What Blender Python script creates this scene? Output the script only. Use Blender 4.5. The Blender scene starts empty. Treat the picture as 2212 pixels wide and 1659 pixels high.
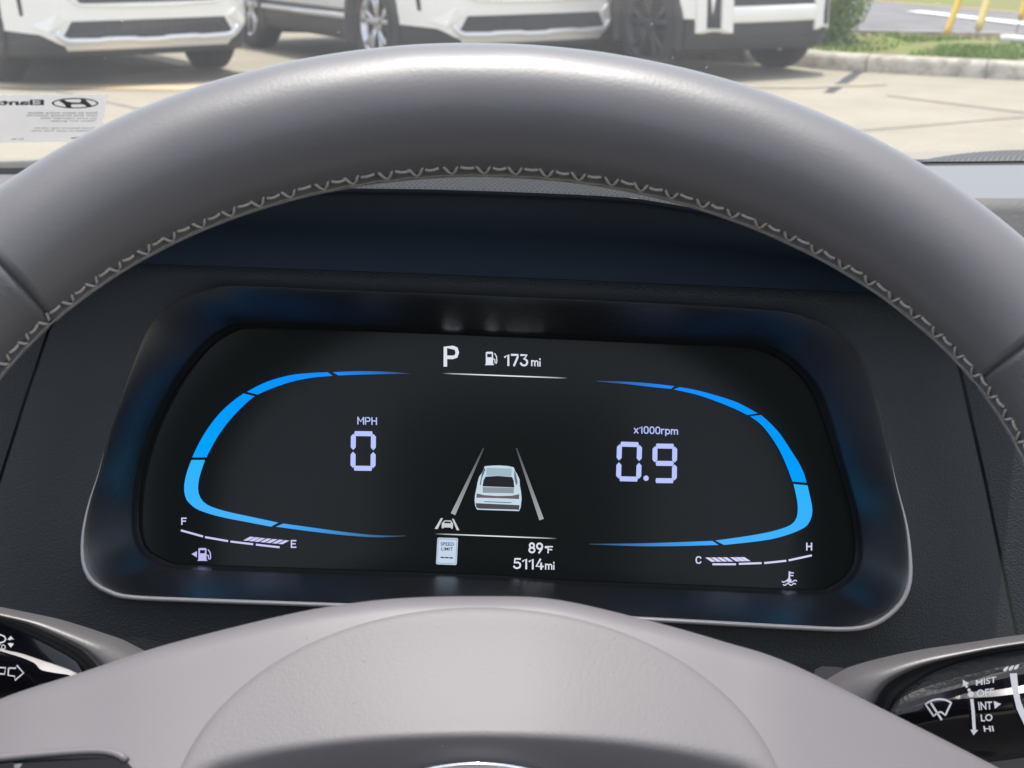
import bpy, bmesh, math, random
import numpy as np
from mathutils import Vector, Matrix, noise
random.seed(7)
rng = np.random.default_rng(3)
S = bpy.context.scene
R = math.radians

# ------------------------------------------------------------------ camera, sky, sun, exposure
CAM = np.array([0.0, 0.0, 1.2])
PITCH = R(16.7)
FV, CXV, CYV = 3403.0, 1106.0, 829.5          # focal length and centre in the units of a 2212 x 1659 picture
cd = bpy.data.cameras.new('camera')
cd.sensor_width = 36; cd.lens = 36 * FV / 2212
cd.clip_start = 0.02; cd.clip_end = 500
cd.dof.use_dof = True; cd.dof.focus_distance = 0.62; cd.dof.aperture_fstop = 32
co = bpy.data.objects.new('camera', cd); S.collection.objects.link(co)
co.location = CAM; co.rotation_euler = (R(90) - PITCH, 0, 0)
S.camera = co

SUN_EL, SUN_AZ = R(82), R(20)
wd = bpy.data.worlds.new('World'); S.world = wd; wd.use_nodes = True
nt = wd.node_tree; nt.nodes.clear()
sky = nt.nodes.new('ShaderNodeTexSky'); sky.sky_type = 'NISHITA'; sky.sun_disc = False
sky.sun_elevation = SUN_EL; sky.sun_rotation = SUN_AZ; sky.air_density = 1.0; sky.dust_density = 2.5; sky.ozone_density = 1.0
bg = nt.nodes.new('ShaderNodeBackground'); bg.inputs[1].default_value = 0.15
wo = nt.nodes.new('ShaderNodeOutputWorld')
hs = nt.nodes.new('ShaderNodeHueSaturation'); hs.inputs['Saturation'].default_value = 0.45
nt.links.new(sky.outputs[0], hs.inputs['Color']); nt.links.new(hs.outputs[0], bg.inputs[0]); nt.links.new(bg.outputs[0], wo.inputs[0])
sl = bpy.data.lights.new('sun', 'SUN'); sl.energy = 2.0; sl.angle = R(0.6); sl.color = (1.0, 0.95, 0.88)
so = bpy.data.objects.new('sun', sl); S.collection.objects.link(so)
sdir = Vector((math.sin(SUN_AZ) * math.cos(SUN_EL), math.cos(SUN_AZ) * math.cos(SUN_EL), math.sin(SUN_EL)))
so.rotation_euler = sdir.to_track_quat('Z', 'Y').to_euler(); so.location = (3, 3, 8)
S.view_settings.view_transform = 'Standard'; S.view_settings.look = 'None'
S.view_settings.gamma = 1.0; S.view_settings.exposure = 1.3
EXPO = 2 ** S.view_settings.exposure
S.cycles.max_bounces = 8; S.cycles.transparent_max_bounces = 12
S.cycles.sample_clamp_indirect = 6

# ------------------------------------------------------------------ pixel / plane helpers
RT = np.array([1.0, 0, 0]); UP = np.array([0, math.sin(PITCH), math.cos(PITCH)]); FW = np.array([0, math.cos(PITCH), -math.sin(PITCH)])
def W(c): return CAM + c[0] * RT - c[1] * UP + c[2] * FW            # camera axes (right, down, forward) to world
def ray(x, y): return np.array([(x - CXV) / FV, (y - CYV) / FV, 1.0])
def P(x, y, d): return W(ray(x, y) * d)
def G(x, y, z=0.0):
    v = W(ray(x, y)) - CAM
    return CAM + v * ((z - CAM[2]) / v[2])
class Plane:
    def __init__(s, o, n, x=(1, 0, 0)):
        s.o = np.array(o, float); s.n = np.array(n, float) / np.linalg.norm(n)
    def hit(s, x, y, off=0.0):
        r = ray(x, y); o = s.o + s.n * off
        return W(r * (np.dot(o, s.n) / np.dot(r, s.n)))
    def dep(s, x, y):
        r = ray(x, y); return np.dot(s.o, s.n) / np.dot(r, s.n)
def Z(x0, y0, sc):                                                   # reading frame of an enlarged piece
    return lambda X, Y: ((x0 + X / sc) * 0.86406, (y0 + Y / sc) * 0.86406)
def cr(pts, n, closed=False):                                        # Catmull-Rom, resampled evenly
    p = np.array(pts, float); m = len(p); out = []
    segs = m if closed else m - 1
    for i in range(segs):
        if closed: a, b, c, d = p[(i - 1) % m], p[i], p[(i + 1) % m], p[(i + 2) % m]
        else: a, b, c, d = p[max(i - 1, 0)], p[i], p[i + 1], p[min(i + 2, m - 1)]
        for t in np.linspace(0, 1, 12, endpoint=False):
            out.append(0.5 * ((2 * b) + (-a + c) * t + (2 * a - 5 * b + 4 * c - d) * t * t + (-a + 3 * b - 3 * c + d) * t ** 3))
    out.append(p[0] if closed else p[-1]); return lin(out, n, closed)
def lin(pts, n, closed=False):
    o = np.array(pts, float)
    s = np.concatenate([[0], np.cumsum(np.linalg.norm(np.diff(o, axis=0), axis=1))])
    t = np.linspace(0, s[-1], n + 1 if closed else n)
    if closed: t = t[:-1]
    return np.stack([np.interp(t, s, o[:, k]) for k in range(o.shape[1])], 1)

# ------------------------------------------------------------------ materials
def mat(name, col, rough=0.5, metal=0.0, spec=0.5, coat=0.0, bump=None, var=None, sheen=0.0, coat_rough=0.1):
    m = bpy.data.materials.new(name); m.use_nodes = True
    t = m.node_tree; b = t.nodes['Principled BSDF']
    b.inputs['Base Color'].default_value = (*col, 1); b.inputs['Roughness'].default_value = rough
    b.inputs['Metallic'].default_value = metal; b.inputs['Specular IOR Level'].default_value = spec
    b.inputs['Coat Weight'].default_value = coat; b.inputs['Coat Roughness'].default_value = coat_rough
    if sheen: b.inputs['Sheen Weight'].default_value = sheen; b.inputs['Sheen Roughness'].default_value = 0.4
    tc = t.nodes.new('ShaderNodeTexCoord')
    if bump:
        sc, st, dist = bump
        n = t.nodes.new('ShaderNodeTexNoise'); n.inputs['Scale'].default_value = sc; n.inputs['Detail'].default_value = 3
        bm = t.nodes.new('ShaderNodeBump'); bm.inputs['Strength'].default_value = st; bm.inputs['Distance'].default_value = dist
        t.links.new(tc.outputs['Object'], n.inputs['Vector']); t.links.new(n.outputs[0], bm.inputs['Height'])
        t.links.new(bm.outputs[0], b.inputs['Normal'])
    if var:
        sc, col2, lo, hi = var
        n = t.nodes.new('ShaderNodeTexNoise'); n.inputs['Scale'].default_value = sc; n.inputs['Detail'].default_value = 6; n.inputs['Roughness'].default_value = 0.65
        mr = t.nodes.new('ShaderNodeMapRange'); mr.inputs[1].default_value = lo; mr.inputs[2].default_value = hi
        mx = t.nodes.new('ShaderNodeMix'); mx.data_type = 'RGBA'
        mx.inputs[6].default_value = (*col, 1); mx.inputs[7].default_value = (*col2, 1)
        t.links.new(tc.outputs['Object'], n.inputs['Vector']); t.links.new(n.outputs[0], mr.inputs[0])
        t.links.new(mr.outputs[0], mx.inputs[0]); t.links.new(mx.outputs[2], b.inputs['Base Color'])
    return m
def screen_mat():
    m = bpy.data.materials.new('display_pixels'); m.use_nodes = True; t = m.node_tree; t.nodes.clear()
    a = t.nodes.new('ShaderNodeAttribute'); a.attribute_name = 'col'
    e = t.nodes.new('ShaderNodeEmission'); e.inputs[1].default_value = 1.0 / EXPO
    o = t.nodes.new('ShaderNodeOutputMaterial')
    t.links.new(a.outputs['Color'], e.inputs[0]); t.links.new(e.outputs[0], o.inputs[0]); return m
M = {}
M['leather'] = mat('rim_leather', (0.079, 0.078, 0.083), 0.43, spec=0.7, bump=(800, 0.10, 0.0005), sheen=0.25)
M['grip'] = mat('rim_grip_leather', (0.072, 0.071, 0.075), 0.45, bump=(700, 0.2, 0.0008), sheen=0.2)
M['thread'] = mat('thread', (0.30, 0.277, 0.245), 0.8)
M['hub'] = mat('hub_plastic', (0.114, 0.106, 0.113), 0.5, bump=(1500, 0.05, 0.0004))
M['airbag'] = mat('airbag_cover_plastic', (0.110, 0.103, 0.108), 0.55, bump=(1000, 0.11, 0.0008))
M['piano'] = mat('gloss_black', (0.006, 0.006, 0.009), 0.08, spec=0.5, bump=(60, 0.02, 0.001))
M['panel'] = mat('dark_plastic', (0.013, 0.0165, 0.019), 0.6, spec=0.4, bump=(1300, 0.5, 0.0008))
M['bezel'] = mat('bezel_plastic', (0.008, 0.010, 0.013), 0.27, spec=0.7, bump=(1400, 0.25, 0.0005))
M['bezel'].node_tree.nodes['Principled BSDF'].inputs['IOR'].default_value = 1.8
M['navy'] = mat('navy_plastic', (0.055, 0.080, 0.120), 0.65, bump=(1500, 0.3, 0.0005))
M['trim'] = mat('satin_trim_glint', (0.40, 0.38, 0.38), 0.28)  # pale tone stands in for sky reflected on edges
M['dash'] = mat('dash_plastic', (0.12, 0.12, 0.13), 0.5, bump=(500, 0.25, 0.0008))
M['visor'] = mat('grained_dash', (0.013, 0.014, 0.015), 0.7, spec=0.2)
M['gap'] = mat('shadow_gap_black', (0.012, 0.012, 0.015), 0.6)
M['screen'] = mat('display_glass', (0.0125, 0.0150, 0.0140), 0.14, spec=0.18)
M['stalk'] = mat('stalk_shell', (0.080, 0.075, 0.078), 0.40, bump=(900, 0.12, 0.0005))
M['print'] = mat('white_print', (0.75, 0.76, 0.80), 0.5)
M['chrome'] = mat('chrome', (0.85, 0.85, 0.87), 0.12, metal=1.0)
M['pix'] = screen_mat()
M['satin_black'] = mat('satin_black', (0.008, 0.008, 0.010), 0.35, spec=0.12)
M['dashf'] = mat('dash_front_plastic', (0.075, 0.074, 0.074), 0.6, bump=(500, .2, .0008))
M['ridge'] = mat('gloss_ridge', (0.03, 0.03, 0.035), 0.22)

# ------------------------------------------------------------------ object helpers
def link(o): S.collection.objects.link(o); return o
def thing(name, label, cat, loc, rotz=0.0, group=None):
    o = link(bpy.data.objects.new(name, None)); o.location = loc; o.rotation_euler = (0, 0, rotz)
    o.empty_display_size = 0.05; o['label'] = label; o['category'] = cat
    if group: o['group'] = group
    return o
def tag(o, label, cat, group=None):
    o['label'] = label; o['category'] = cat
    if group: o['group'] = group
    return o
def worldloc(o):
    l = np.zeros(3)
    while o is not None: l += np.array(o.location); o = o.parent
    return l
def obj(name, vf, m, parent=None, smooth=True, local=False, cols=None, label=None, kind=None, mods=()):
    v, f = vf
    v = np.array(v, float)
    if parent is not None and not local: v = v - worldloc(parent)
    org = np.zeros(3)
    if parent is None:
        org = (v.min(0) + v.max(0)) / 2; org[2] = v[:, 2].min(); v = v - org
    me = bpy.data.meshes.new(name); me.from_pydata([tuple(a) for a in v], [], [tuple(int(i) for i in a) for a in f]); me.validate()
    if m is not None: me.materials.append(m)
    if smooth: me.shade_smooth()
    if cols is not None:
        at = me.color_attributes.new('col', 'FLOAT_COLOR', 'POINT')
        for i, c in enumerate(cols): at.data[i].color = (*c, 1)
    o = link(bpy.data.objects.new(name, me))
    if parent is not None: o.parent = parent
    else: o.location = org
    if label: o['label'] = label
    if kind: o['kind'] = kind
    return o
def recalc(o):
    b = bmesh.new(); b.from_mesh(o.data); bmesh.ops.recalc_face_normals(b, faces=b.faces); b.to_mesh(o.data); b.free(); return o
def join(*vfs):
    V, F, n = [], [], 0
    for v, f in vfs:
        V += [tuple(a) for a in v]; F += [tuple(i + n for i in a) for a in f]; n += len(v)
    return V, F
def loft(rows, closed=False, cap=False):
    n = len(rows[0]); V = [tuple(p) for r in rows for p in r]; F = []
    for i in range(len(rows) - 1):
        for j in range(n if closed else n - 1):
            k = (j + 1) % n
            F.append((i * n + j, i * n + k, (i + 1) * n + k, (i + 1) * n + j))
    if cap: F.append(tuple(range(n))[::-1]); F.append(tuple((len(rows) - 1) * n + j for j in range(n)))
    return V, F
def tube(pts, r, k=6):
    p = np.array(pts, float); n = len(p); rows = []
    rad = r if hasattr(r, '__len__') else [r] * n
    ref = np.array([0.0, 0.0, 1.0])
    for i in range(n):
        t = p[min(i + 1, n - 1)] - p[max(i - 1, 0)]; t = t / (np.linalg.norm(t) + 1e-12)
        a = np.cross(t, ref)
        if np.linalg.norm(a) < 0.2: a = np.cross(t, [1.0, 0, 0])
        a /= np.linalg.norm(a); b = np.cross(t, a)
        rows.append([p[i] + rad[i] * (math.cos(q) * a + math.sin(q) * b) for q in np.linspace(0, 2 * math.pi, k, endpoint=False)])
    return loft(rows, closed=True, cap=True)
def box(x0, x1, y0, y1, z0, z1):
    v = [(x, y, z) for z in (z0, z1) for y in (y0, y1) for x in (x0, x1)]
    return v, [(0, 2, 3, 1), (4, 5, 7, 6), (0, 1, 5, 4), (2, 6, 7, 3), (0, 4, 6, 2), (1, 3, 7, 5)]
def prism(poly, fn0, fn1):                                           # polygon between two mapping functions
    n = len(poly); a = [fn0(*p) for p in poly]; b = [fn1(*p) for p in poly]
    return a + b, [tuple(range(n)), tuple(range(2 * n - 1, n - 1, -1))] + [(i, i + n, (i + 1) % n + n, (i + 1) % n) for i in range(n)]
def polyfill(poly, fn): return [fn(*p) for p in poly], [tuple(range(len(poly)))]
_tc = {}
def text2d(body, bold=0.0):
    key = (body, bold)
    if key in _tc: return _tc[key]
    c = bpy.data.curves.new('lettering', 'FONT'); c.body = body; c.size = 1; c.offset = bold; c.resolution_u = 3
    o = link(bpy.data.objects.new('lettering', c)); bpy.context.view_layer.update()
    me = bpy.data.meshes.new_from_object(o.evaluated_get(bpy.context.evaluated_depsgraph_get()))
    v = np.array([x.co[:2] for x in me.vertices]); f = [tuple(p.vertices) for p in me.polygons]
    bpy.data.objects.remove(o); bpy.data.curves.remove(c); bpy.data.meshes.remove(me)
    v = (v - v.min(0)) / (v.max(0) - v.min(0)); _tc[key] = (v, f); return v, f
def textq(body, TL, TR, BR, BL, fn, bold=0.012):
    v, f = text2d(body, bold); TL, TR, BR, BL = [np.array(q, float) for q in (TL, TR, BR, BL)]
    out = []
    for s, t in v:
        q = (BL * (1 - s) + BR * s) * (1 - t) + (TL * (1 - s) + TR * s) * t
        out.append(fn(*q))
    return out, f
def rect_text(body, x0, y0, x1, y1, fn, bold=0.012, sl=0.0):         # sl: baseline drop over the width
    return textq(body, (x0, y0), (x1, y0 + sl), (x1, y1 + sl), (x0, y1), fn, bold)
def bar(a, b, w, fn, w2=None):
    a = np.array(a, float); b = np.array(b, float); d = (b - a) / np.linalg.norm(b - a); n = np.array([-d[1], d[0]])
    w2 = w if w2 is None else w2
    q = [a + n * w / 2, b + n * w2 / 2, b - n * w2 / 2, a - n * w / 2]
    return [fn(*p) for p in q], [(0, 1, 2, 3)]
def path(pts, w, fn):
    p = np.array(pts, float); L = []; Rr = []
    for i in range(len(p)):
        t = p[min(i + 1, len(p) - 1)] - p[max(i - 1, 0)]; t /= np.linalg.norm(t); n = np.array([-t[1], t[0]])
        L.append(fn(*(p[i] + n * w / 2))); Rr.append(fn(*(p[i] - n * w / 2)))
    return loft([L, Rr])
def disc(c, r, fn, n=16, ry=None):
    ry = r if ry is None else ry
    return polyfill([(c[0] + r * math.cos(q), c[1] + ry * math.sin(q)) for q in np.linspace(0, 2 * math.pi, n, endpoint=False)], fn)

# ------------------------------------------------------------------ ground, road, kerb, grass
def wave_ground(name, col, col2, scale, rough=0.85, stain=None):
    m = mat(name, col, rough, spec=0.2, bump=(60, 0.3, 0.01), var=(scale, col2, 0.35, 0.75))
    return m
M['concrete'] = wave_ground('lot_concrete', (0.268, 0.240, 0.188), (0.215, 0.193, 0.153), 1.6)  # the concrete's own tone, mottled by noise
def stains(m):
    t = m.node_tree; b = t.nodes['Principled BSDF']; lk = b.inputs['Base Color'].links[0].from_socket
    tc = t.nodes.new('ShaderNodeTexCoord')
    n = t.nodes.new('ShaderNodeTexNoise'); n.inputs['Scale'].default_value = 0.55; n.inputs['Detail'].default_value = 5
    r = t.nodes.new('ShaderNodeMapRange'); r.inputs[1].default_value = .52; r.inputs[2].default_value = .72; r.inputs[3].default_value = 0; r.inputs[4].default_value = .35
    n2 = t.nodes.new('ShaderNodeTexNoise'); n2.inputs['Scale'].default_value = 38; n2.inputs['Detail'].default_value = 4
    r2 = t.nodes.new('ShaderNodeMapRange'); r2.inputs[1].default_value = .56; r2.inputs[2].default_value = .74; r2.inputs[3].default_value = 0; r2.inputs[4].default_value = .30
    ad = t.nodes.new('ShaderNodeMath'); ad.operation = 'ADD'; mx = t.nodes.new('ShaderNodeMix'); mx.data_type = 'RGBA'; mx.inputs[7].default_value = (0.12, 0.11, 0.09, 1)
    L = t.links.new
    L(tc.outputs['Object'], n.inputs[0]); L(tc.outputs['Object'], n2.inputs[0]); L(n.outputs[0], r.inputs[0]); L(n2.outputs[0], r2.inputs[0]); L(r.outputs[0], ad.inputs[0]); L(r2.outputs[0], ad.inputs[1])
    L(ad.outputs[0], mx.inputs[0]); L(lk, mx.inputs[6]); L(mx.outputs[2], b.inputs['Base Color'])
stains(M['concrete'])
M['kerb'] = mat('kerb_concrete', (0.40, 0.37, 0.32), 0.9, spec=0.2, bump=(40, 0.5, 0.01), var=(7, (0.16, 0.15, 0.12), 0.45, 0.7))
M['asphalt'] = mat('asphalt', (0.16, 0.155, 0.16), 0.9, spec=0.2, bump=(120, 0.4, 0.01), var=(2, (0.11, 0.105, 0.105), 0.4, 0.7))
M['soil'] = mat('verge_soil', (0.14, 0.17, 0.05), 0.95, spec=0.1, var=(2.2, (0.17, 0.125, 0.08), 0.45, 0.65))
M['grass'] = mat('grass_blades', (0.13, 0.23, 0.035), 0.6, spec=0.2, var=(9, (0.22, 0.24, 0.07), 0.45, 0.7))
M['joint'] = mat('joint_filler', (0.185, 0.172, 0.14), 0.9, var=(6, (0.14, 0.13, 0.105), 0.4, 0.7))
M['yellow_line'] = mat('faded_yellow_paint', (0.44, 0.31, 0.14), 0.8, var=(4, (0.37, 0.32, 0.24), 0.42, 0.62))
M['worn_line'] = mat('worn_yellow_paint', (0.30, 0.25, 0.165), 0.85, var=(3, (0.245, 0.216, 0.165), 0.42, 0.6))
M['white_line'] = mat('white_road_paint', (0.62, 0.62, 0.62), 0.8, var=(6, (0.4, 0.4, 0.4), 0.5, 0.8))

g = obj('concrete_ground', ([(-250, -60, 0), (250, -60, 0), (250, 400, 0), (-250, 400, 0)], [(0, 1, 2, 3)]), M['concrete'], smooth=False, kind='structure')
def gstrip(name, pts, w, m, z=0.004, kind='structure'):
    p = np.array(pts, float)[:, :2]; L = []; Rr = []
    for i in range(len(p)):
        t = p[min(i + 1, len(p) - 1)] - p[max(i - 1, 0)]; t /= np.linalg.norm(t); n = np.array([-t[1], t[0]])
        ww = w * (1 + 0.25 * random.uniform(-1, 1))
        L.append((*(p[i] + n * ww / 2), z)); Rr.append((*(p[i] - n * ww / 2), z))
    return obj(name, loft([Rr, L]), m, smooth=False, kind=kind)
def gl(a, b, n=14): return [np.array(G(*a)) * (1 - t) + np.array(G(*b)) * t for t in np.linspace(0, 1, n)]
gstrip('joint_line', gl((-60, 158), (340, 244)), 0.05, M['joint'])
gstrip('joint_line', gl((1917, 207), (2500, 280)), 0.05, M['joint'])
gstrip('joint_line', gl((1820, 286), (2500, 229)), 0.045, M['joint'])
gstrip('joint_line', gl((1858, 153), (1790, 201)), 0.075, M['gap'])
gstrip('parking_line', [(-6.5, 11.75, 0), (-3, 11.35, 0), (-1.5, 11.2, 0)], 0.30, M['yellow_line'], 0.006)
gstrip('parking_line', [(0.8, 11.3, 0), (2.1, 11.35, 0), (2.7, 11.55, 0)], 0.12, M['worn_line'], 0.006)

# kerbed island
k2 = G(1712, 143)[:2]; k1 = G(1827, 154)[:2]; k0 = G(2212, 174)[:2]; ke = G(2700, 196)[:2]
kb = [k2 + np.array([-0.73, 0.68]) * 5, k2 + np.array([-0.73, 0.68]) * 1.2, k2 + np.array([-0.66, 0.55]) * 0.3, k2, k1, k0, ke, ke + (ke - k0) * 2.2]
kc = cr(kb, 90)
def offs(c, d):
    t = np.gradient(c, axis=0); t /= np.linalg.norm(t, axis=1)[:, None]
    return c + np.stack([-t[:, 1], t[:, 0]], 1) * d
rows = []
for d, z in ((0, 0.0), (0.012, 0.09), (0.035, 0.122), (0.07, 0.13), (0.15, 0.13), (0.155, 0.09)):
    o2 = offs(kc, d); rows.append([(a, b, z) for a, b in o2])
obj('kerb', loft(rows), M['kerb'], kind='structure')
for ki in [int(np.argmin(np.linalg.norm(kc - G(*q_)[:2], axis=1))) for q_ in ((1860, 156), (2118, 169))]:
    jr = []
    for d, z in ((-.003, 0.0), (0.009, 0.092), (0.033, 0.125), (0.07, 0.1335), (0.15, 0.1335)):
        o2 = offs(kc, d); tv = kc[ki + 1] - kc[ki]; tv /= np.linalg.norm(tv); c0 = o2[ki]
        jr.append([(*(c0 - tv * .008), z), (*(c0 + tv * .008), z)])
    obj('kerb_joint', loft(jr), M['joint'], kind='structure')
inn = offs(kc, 0.152)
near_road = [np.array(G(1700, 62, .14)[:2]), np.array(G(1859, 66, .14)[:2]), np.array(G(2212, 73, .14)[:2]), np.array(G(2700, 80, .14)[:2])]
nr = lin([near_road[0] + np.array([-3.5, 0.4])] + near_road + [near_road[-1] + np.array([6, -1])], 90)
rows = []
for t in np.linspace(0, .72, 11):
    q = inn * (1 - t) + nr * t
    rows.append([(a, b, 0.12 + 0.03 * math.sin(t * math.pi) + 0.02 * noise.noise(Vector((a * 2, b * 2, 0)))) for a, b in q])
obj('grass_verge', loft(rows), M['soil'], kind='structure')
rows = []
for t in np.linspace(.70, 1, 6):
    q = inn * (1 - t) + nr * t
    rows.append([(a, b, 0.135 + 0.012 * noise.noise(Vector((a * 3, b * 3, 2)))) for a, b in q])
obj('mulch_strip', loft(rows), mat('mulch', (0.10, 0.075, 0.055), 0.95, spec=.1, bump=(70, .8, .03), var=(6, (0.20, 0.17, 0.14), .42, .62)), kind='structure')
# road beyond the verge
far = [np.array(G(1700, -10, .05)[:2]), np.array(G(1896, 2, .05)[:2]), np.array(G(2212, 28, .05)[:2]), np.array(G(2700, 62, .05)[:2])]
fr = lin([far[0] + np.array([-30, 12])] + far + [far[-1] + np.array([8, -3])], 40)
nrr = lin([near_road[0] + np.array([-30, 9])] + near_road + [near_road[-1] + np.array([8, -2.2])], 40)
obj('road', loft([[(a, b, 0.05) for a, b in nrr], [(a, b, 0.05) for a, b in fr]]), M['asphalt'], smooth=False, kind='structure')
rk = lin(near_road, 30)
obj('road_gutter', loft([[(a, b - 0.05, 0.145) for a, b in rk], [(a, b + 0.12, 0.14) for a, b in rk], [(a, b + 0.14, 0.04) for a, b in rk]]), M['kerb'], kind='structure')
gstrip('road_marking', [G(*(np.array((1975, 24)) * (1 - t) + np.array((2600, 94)) * t), .06) for t in np.linspace(0, 1, 14)], 0.22, M['white_line'], 0.062)
rows = []
for t in (0, 0.05, 1):
    rows.append([(a + 40 * t, b + 60 * t, 0.05 + (0.10 if t > 0 else 0) + t * 1.0) for a, b in fr])
obj('far_grass_bank', loft(rows), M['soil'], kind='structure')
obj('far_road_edge', loft([[(a, b - 0.18, 0.056) for a, b in fr], [(a, b - 0.02, 0.056) for a, b in fr]]), mat('edge_line', (0.5, 0.36, 0.22), 0.8), kind='structure')

# grass blades
def blades(name, pts, hmin, hmax, m):
    V, F = [], []
    for x, y, z in pts:
        a = random.uniform(0, 6.28); h = random.uniform(hmin, hmax); w = 0.006 + 0.004 * random.random(); l = random.uniform(-0.6, 0.6) * h
        dx, dy = math.cos(a) * w, math.sin(a) * w; n = len(V)
        V += [(x - dx, y - dy, z), (x + dx, y + dy, z), (x - dy / w * l * .5 + dx * .6, y + dx / w * l * .5 + dy * .6, z + h * .6), (x - dy / w * l, y + dx / w * l, z + h)]
        F += [(n, n + 1, n + 2), (n, n + 2, n + 3)]
    return obj(name, (V, F), m, smooth=False, kind='stuff')
pts = []
while len(pts) < 16000:
    i = random.random() * 89; t = random.random() ** 1.3
    i0 = int(i); fr_ = i - i0
    q = (inn[i0] * (1 - fr_) + inn[i0 + 1] * fr_) * (1 - t) + (nr[i0] * (1 - fr_) + nr[i0 + 1] * fr_) * t
    if not (2.0 < q[0] < 7.5): continue
    nn = noise.noise(Vector((q[0] * 1.3, q[1] * 1.3, 4.0)))
    if nn < -0.15 and t < 0.6 or t > 0.66 + .12 * nn: continue
    if q[0] < 3.3 and random.random() < 0.75: continue
    pts.append((q[0], q[1], 0.13))
blades('grass_blades', pts, 0.02, 0.06, M['grass'])

# ------------------------------------------------------------------ bush, yellow guards, wheel stop
M['leaf'] = mat('bush_leaf', (0.15, 0.27, 0.055), 0.55, spec=0.3, var=(14, (0.26, 0.35, 0.10), 0.4, 0.65))
M['bark'] = mat('bark', (0.11, 0.08, 0.055), 0.9)
bu = thing('bush', 'bright green leafy bush on the mulch beside the boxy white car', 'bush', (2.69, 13.6, 0.12))
V, F = [], []
for i in range(11000):
    u = rng.normal(size=3); u /= np.linalg.norm(u); rr = rng.random() ** 0.4
    p = np.array([u[0] * 0.32, u[1] * 0.32, u[2] * 0.62]) * rr * (1 + 0.22 * noise.noise(Vector(u * 2.2))) + np.array([0, 0, 0.50])
    if p[2] < 0.0: continue
    s = rng.uniform(0.012, 0.024); a = rng.normal(size=3); a /= np.linalg.norm(a); b = np.cross(a, rng.normal(size=3)); b /= np.linalg.norm(b)
    n = len(V); V += [p - a * s, p + b * s * .5, p + a * s, p - b * s * .5]; F.append((n, n + 1, n + 2, n + 3))
obj('foliage', (V, F), M['leaf'], bu, smooth=False, local=True)
st = []
for i in range(9):
    a = i * 0.7; st.append(tube([(0.02 * math.cos(a), 0.02 * math.sin(a), -0.02), (0.09 * math.cos(a), 0.09 * math.sin(a), 0.3), (0.2 * math.cos(a), 0.2 * math.sin(a), 0.8)], [0.012, 0.009, 0.004]))
obj('stem', join(*st), M['bark'], bu, local=True)
M['yel'] = mat('yellow_plastic', (0.72, 0.47, 0.05), 0.45, var=(3, (0.62, 0.40, 0.06), 0.4, 0.7))
M['pyel'] = mat('pale_yellow_plastic', (0.70, 0.56, 0.16), 0.45, var=(3, (0.66, 0.55, 0.25), 0.4, 0.7))
M['wire'] = mat('galvanised_wire', (0.35, 0.36, 0.38), 0.4, metal=0.7)
def guard(base, foot, top, label, m, r=0.028):
    d = np.linalg.norm(base[1:2]) if False else base[2]
    b = P(base[0], base[1], d); t = P(top[0], top[1], d); f = P(foot[0], foot[1], d)
    ax = (t - b); L = b + ax * 2.6
    o = thing('guy_guard', label, 'guy wire guard', tuple(f), group='guy wire guards on the verge')
    obj('guard_tube', join(tube(lin([b, b + ax * .02, L], 12), [r * .8] + [r] * 11, 12)), m, o)
    obj('guy_wire', tube([f, b, L + ax * 0.6], 0.007, 6), M['wire'], o)
    obj('ground_anchor', tube([f - np.array([0, 0, .06]), f + np.array([0, 0, 0.03])], [0.03, 0.018], 8), M['wire'], o)
guard((2041, 82, 14.0), (2040, 86, 14.0), (2072, 0, 14.0), 'leftmost yellow guy guard reaching down into the grass', M['yel'], 0.030)
guard((2112, 66, 14.0), (2101, 90, 14.0), (2134, 0, 14.0), 'pale yellow guy guard with bare metal rod below it', M['pyel'], 0.036)
guard((2204, 41, 14.0), (2192, 82, 14.0), (2216, 0, 14.0), 'orange yellow guy guard at right frame edge above thin wire', M['yel'], 0.030)
a = G(2165, 92, 0.14); b = G(2330, 104, 0.14)
ws = []
for t in np.linspace(0, 1, 8):
    c = a * (1 - t) + b * t; ws.append([c + np.array(q) for q in ((0, -.08, 0), (0, -.07, .05), (0, -.05, .065), (0, .05, .065), (0, .07, .05), (0, .08, 0))])
tag(obj('wheel_stop', loft(ws, closed=True, cap=True), M['white_line']), 'white concrete block lying on the grass at the right edge', 'concrete block')

# ------------------------------------------------------------------ cars in the row
M['white_car'] = mat('white_paint', (0.80, 0.79, 0.75), 0.30, coat=0.6, coat_rough=0.05)
M['clad'] = mat('black_cladding', (0.030, 0.032, 0.035), 0.6)
M['tyre'] = mat('tyre_rubber', (0.022, 0.022, 0.024), 0.75, bump=(80, 0.5, 0.006))
M['alloy'] = mat('silver_alloy', (0.62, 0.62, 0.65), 0.28, metal=0.9)
M['dalloy'] = mat('dark_alloy', (0.05, 0.05, 0.055), 0.5, metal=0.3)
M['mesh'] = mat('grille_mesh', (0.030, 0.031, 0.034), 0.5, bump=(55, 0.9, 0.02))
M['cglass'] = mat('tinted_car_glass', (0.012, 0.014, 0.016), 0.05, spec=0.6)
M['silver'] = mat('satin_silver', (0.66, 0.66, 0.67), 0.28, metal=0.35)

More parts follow.
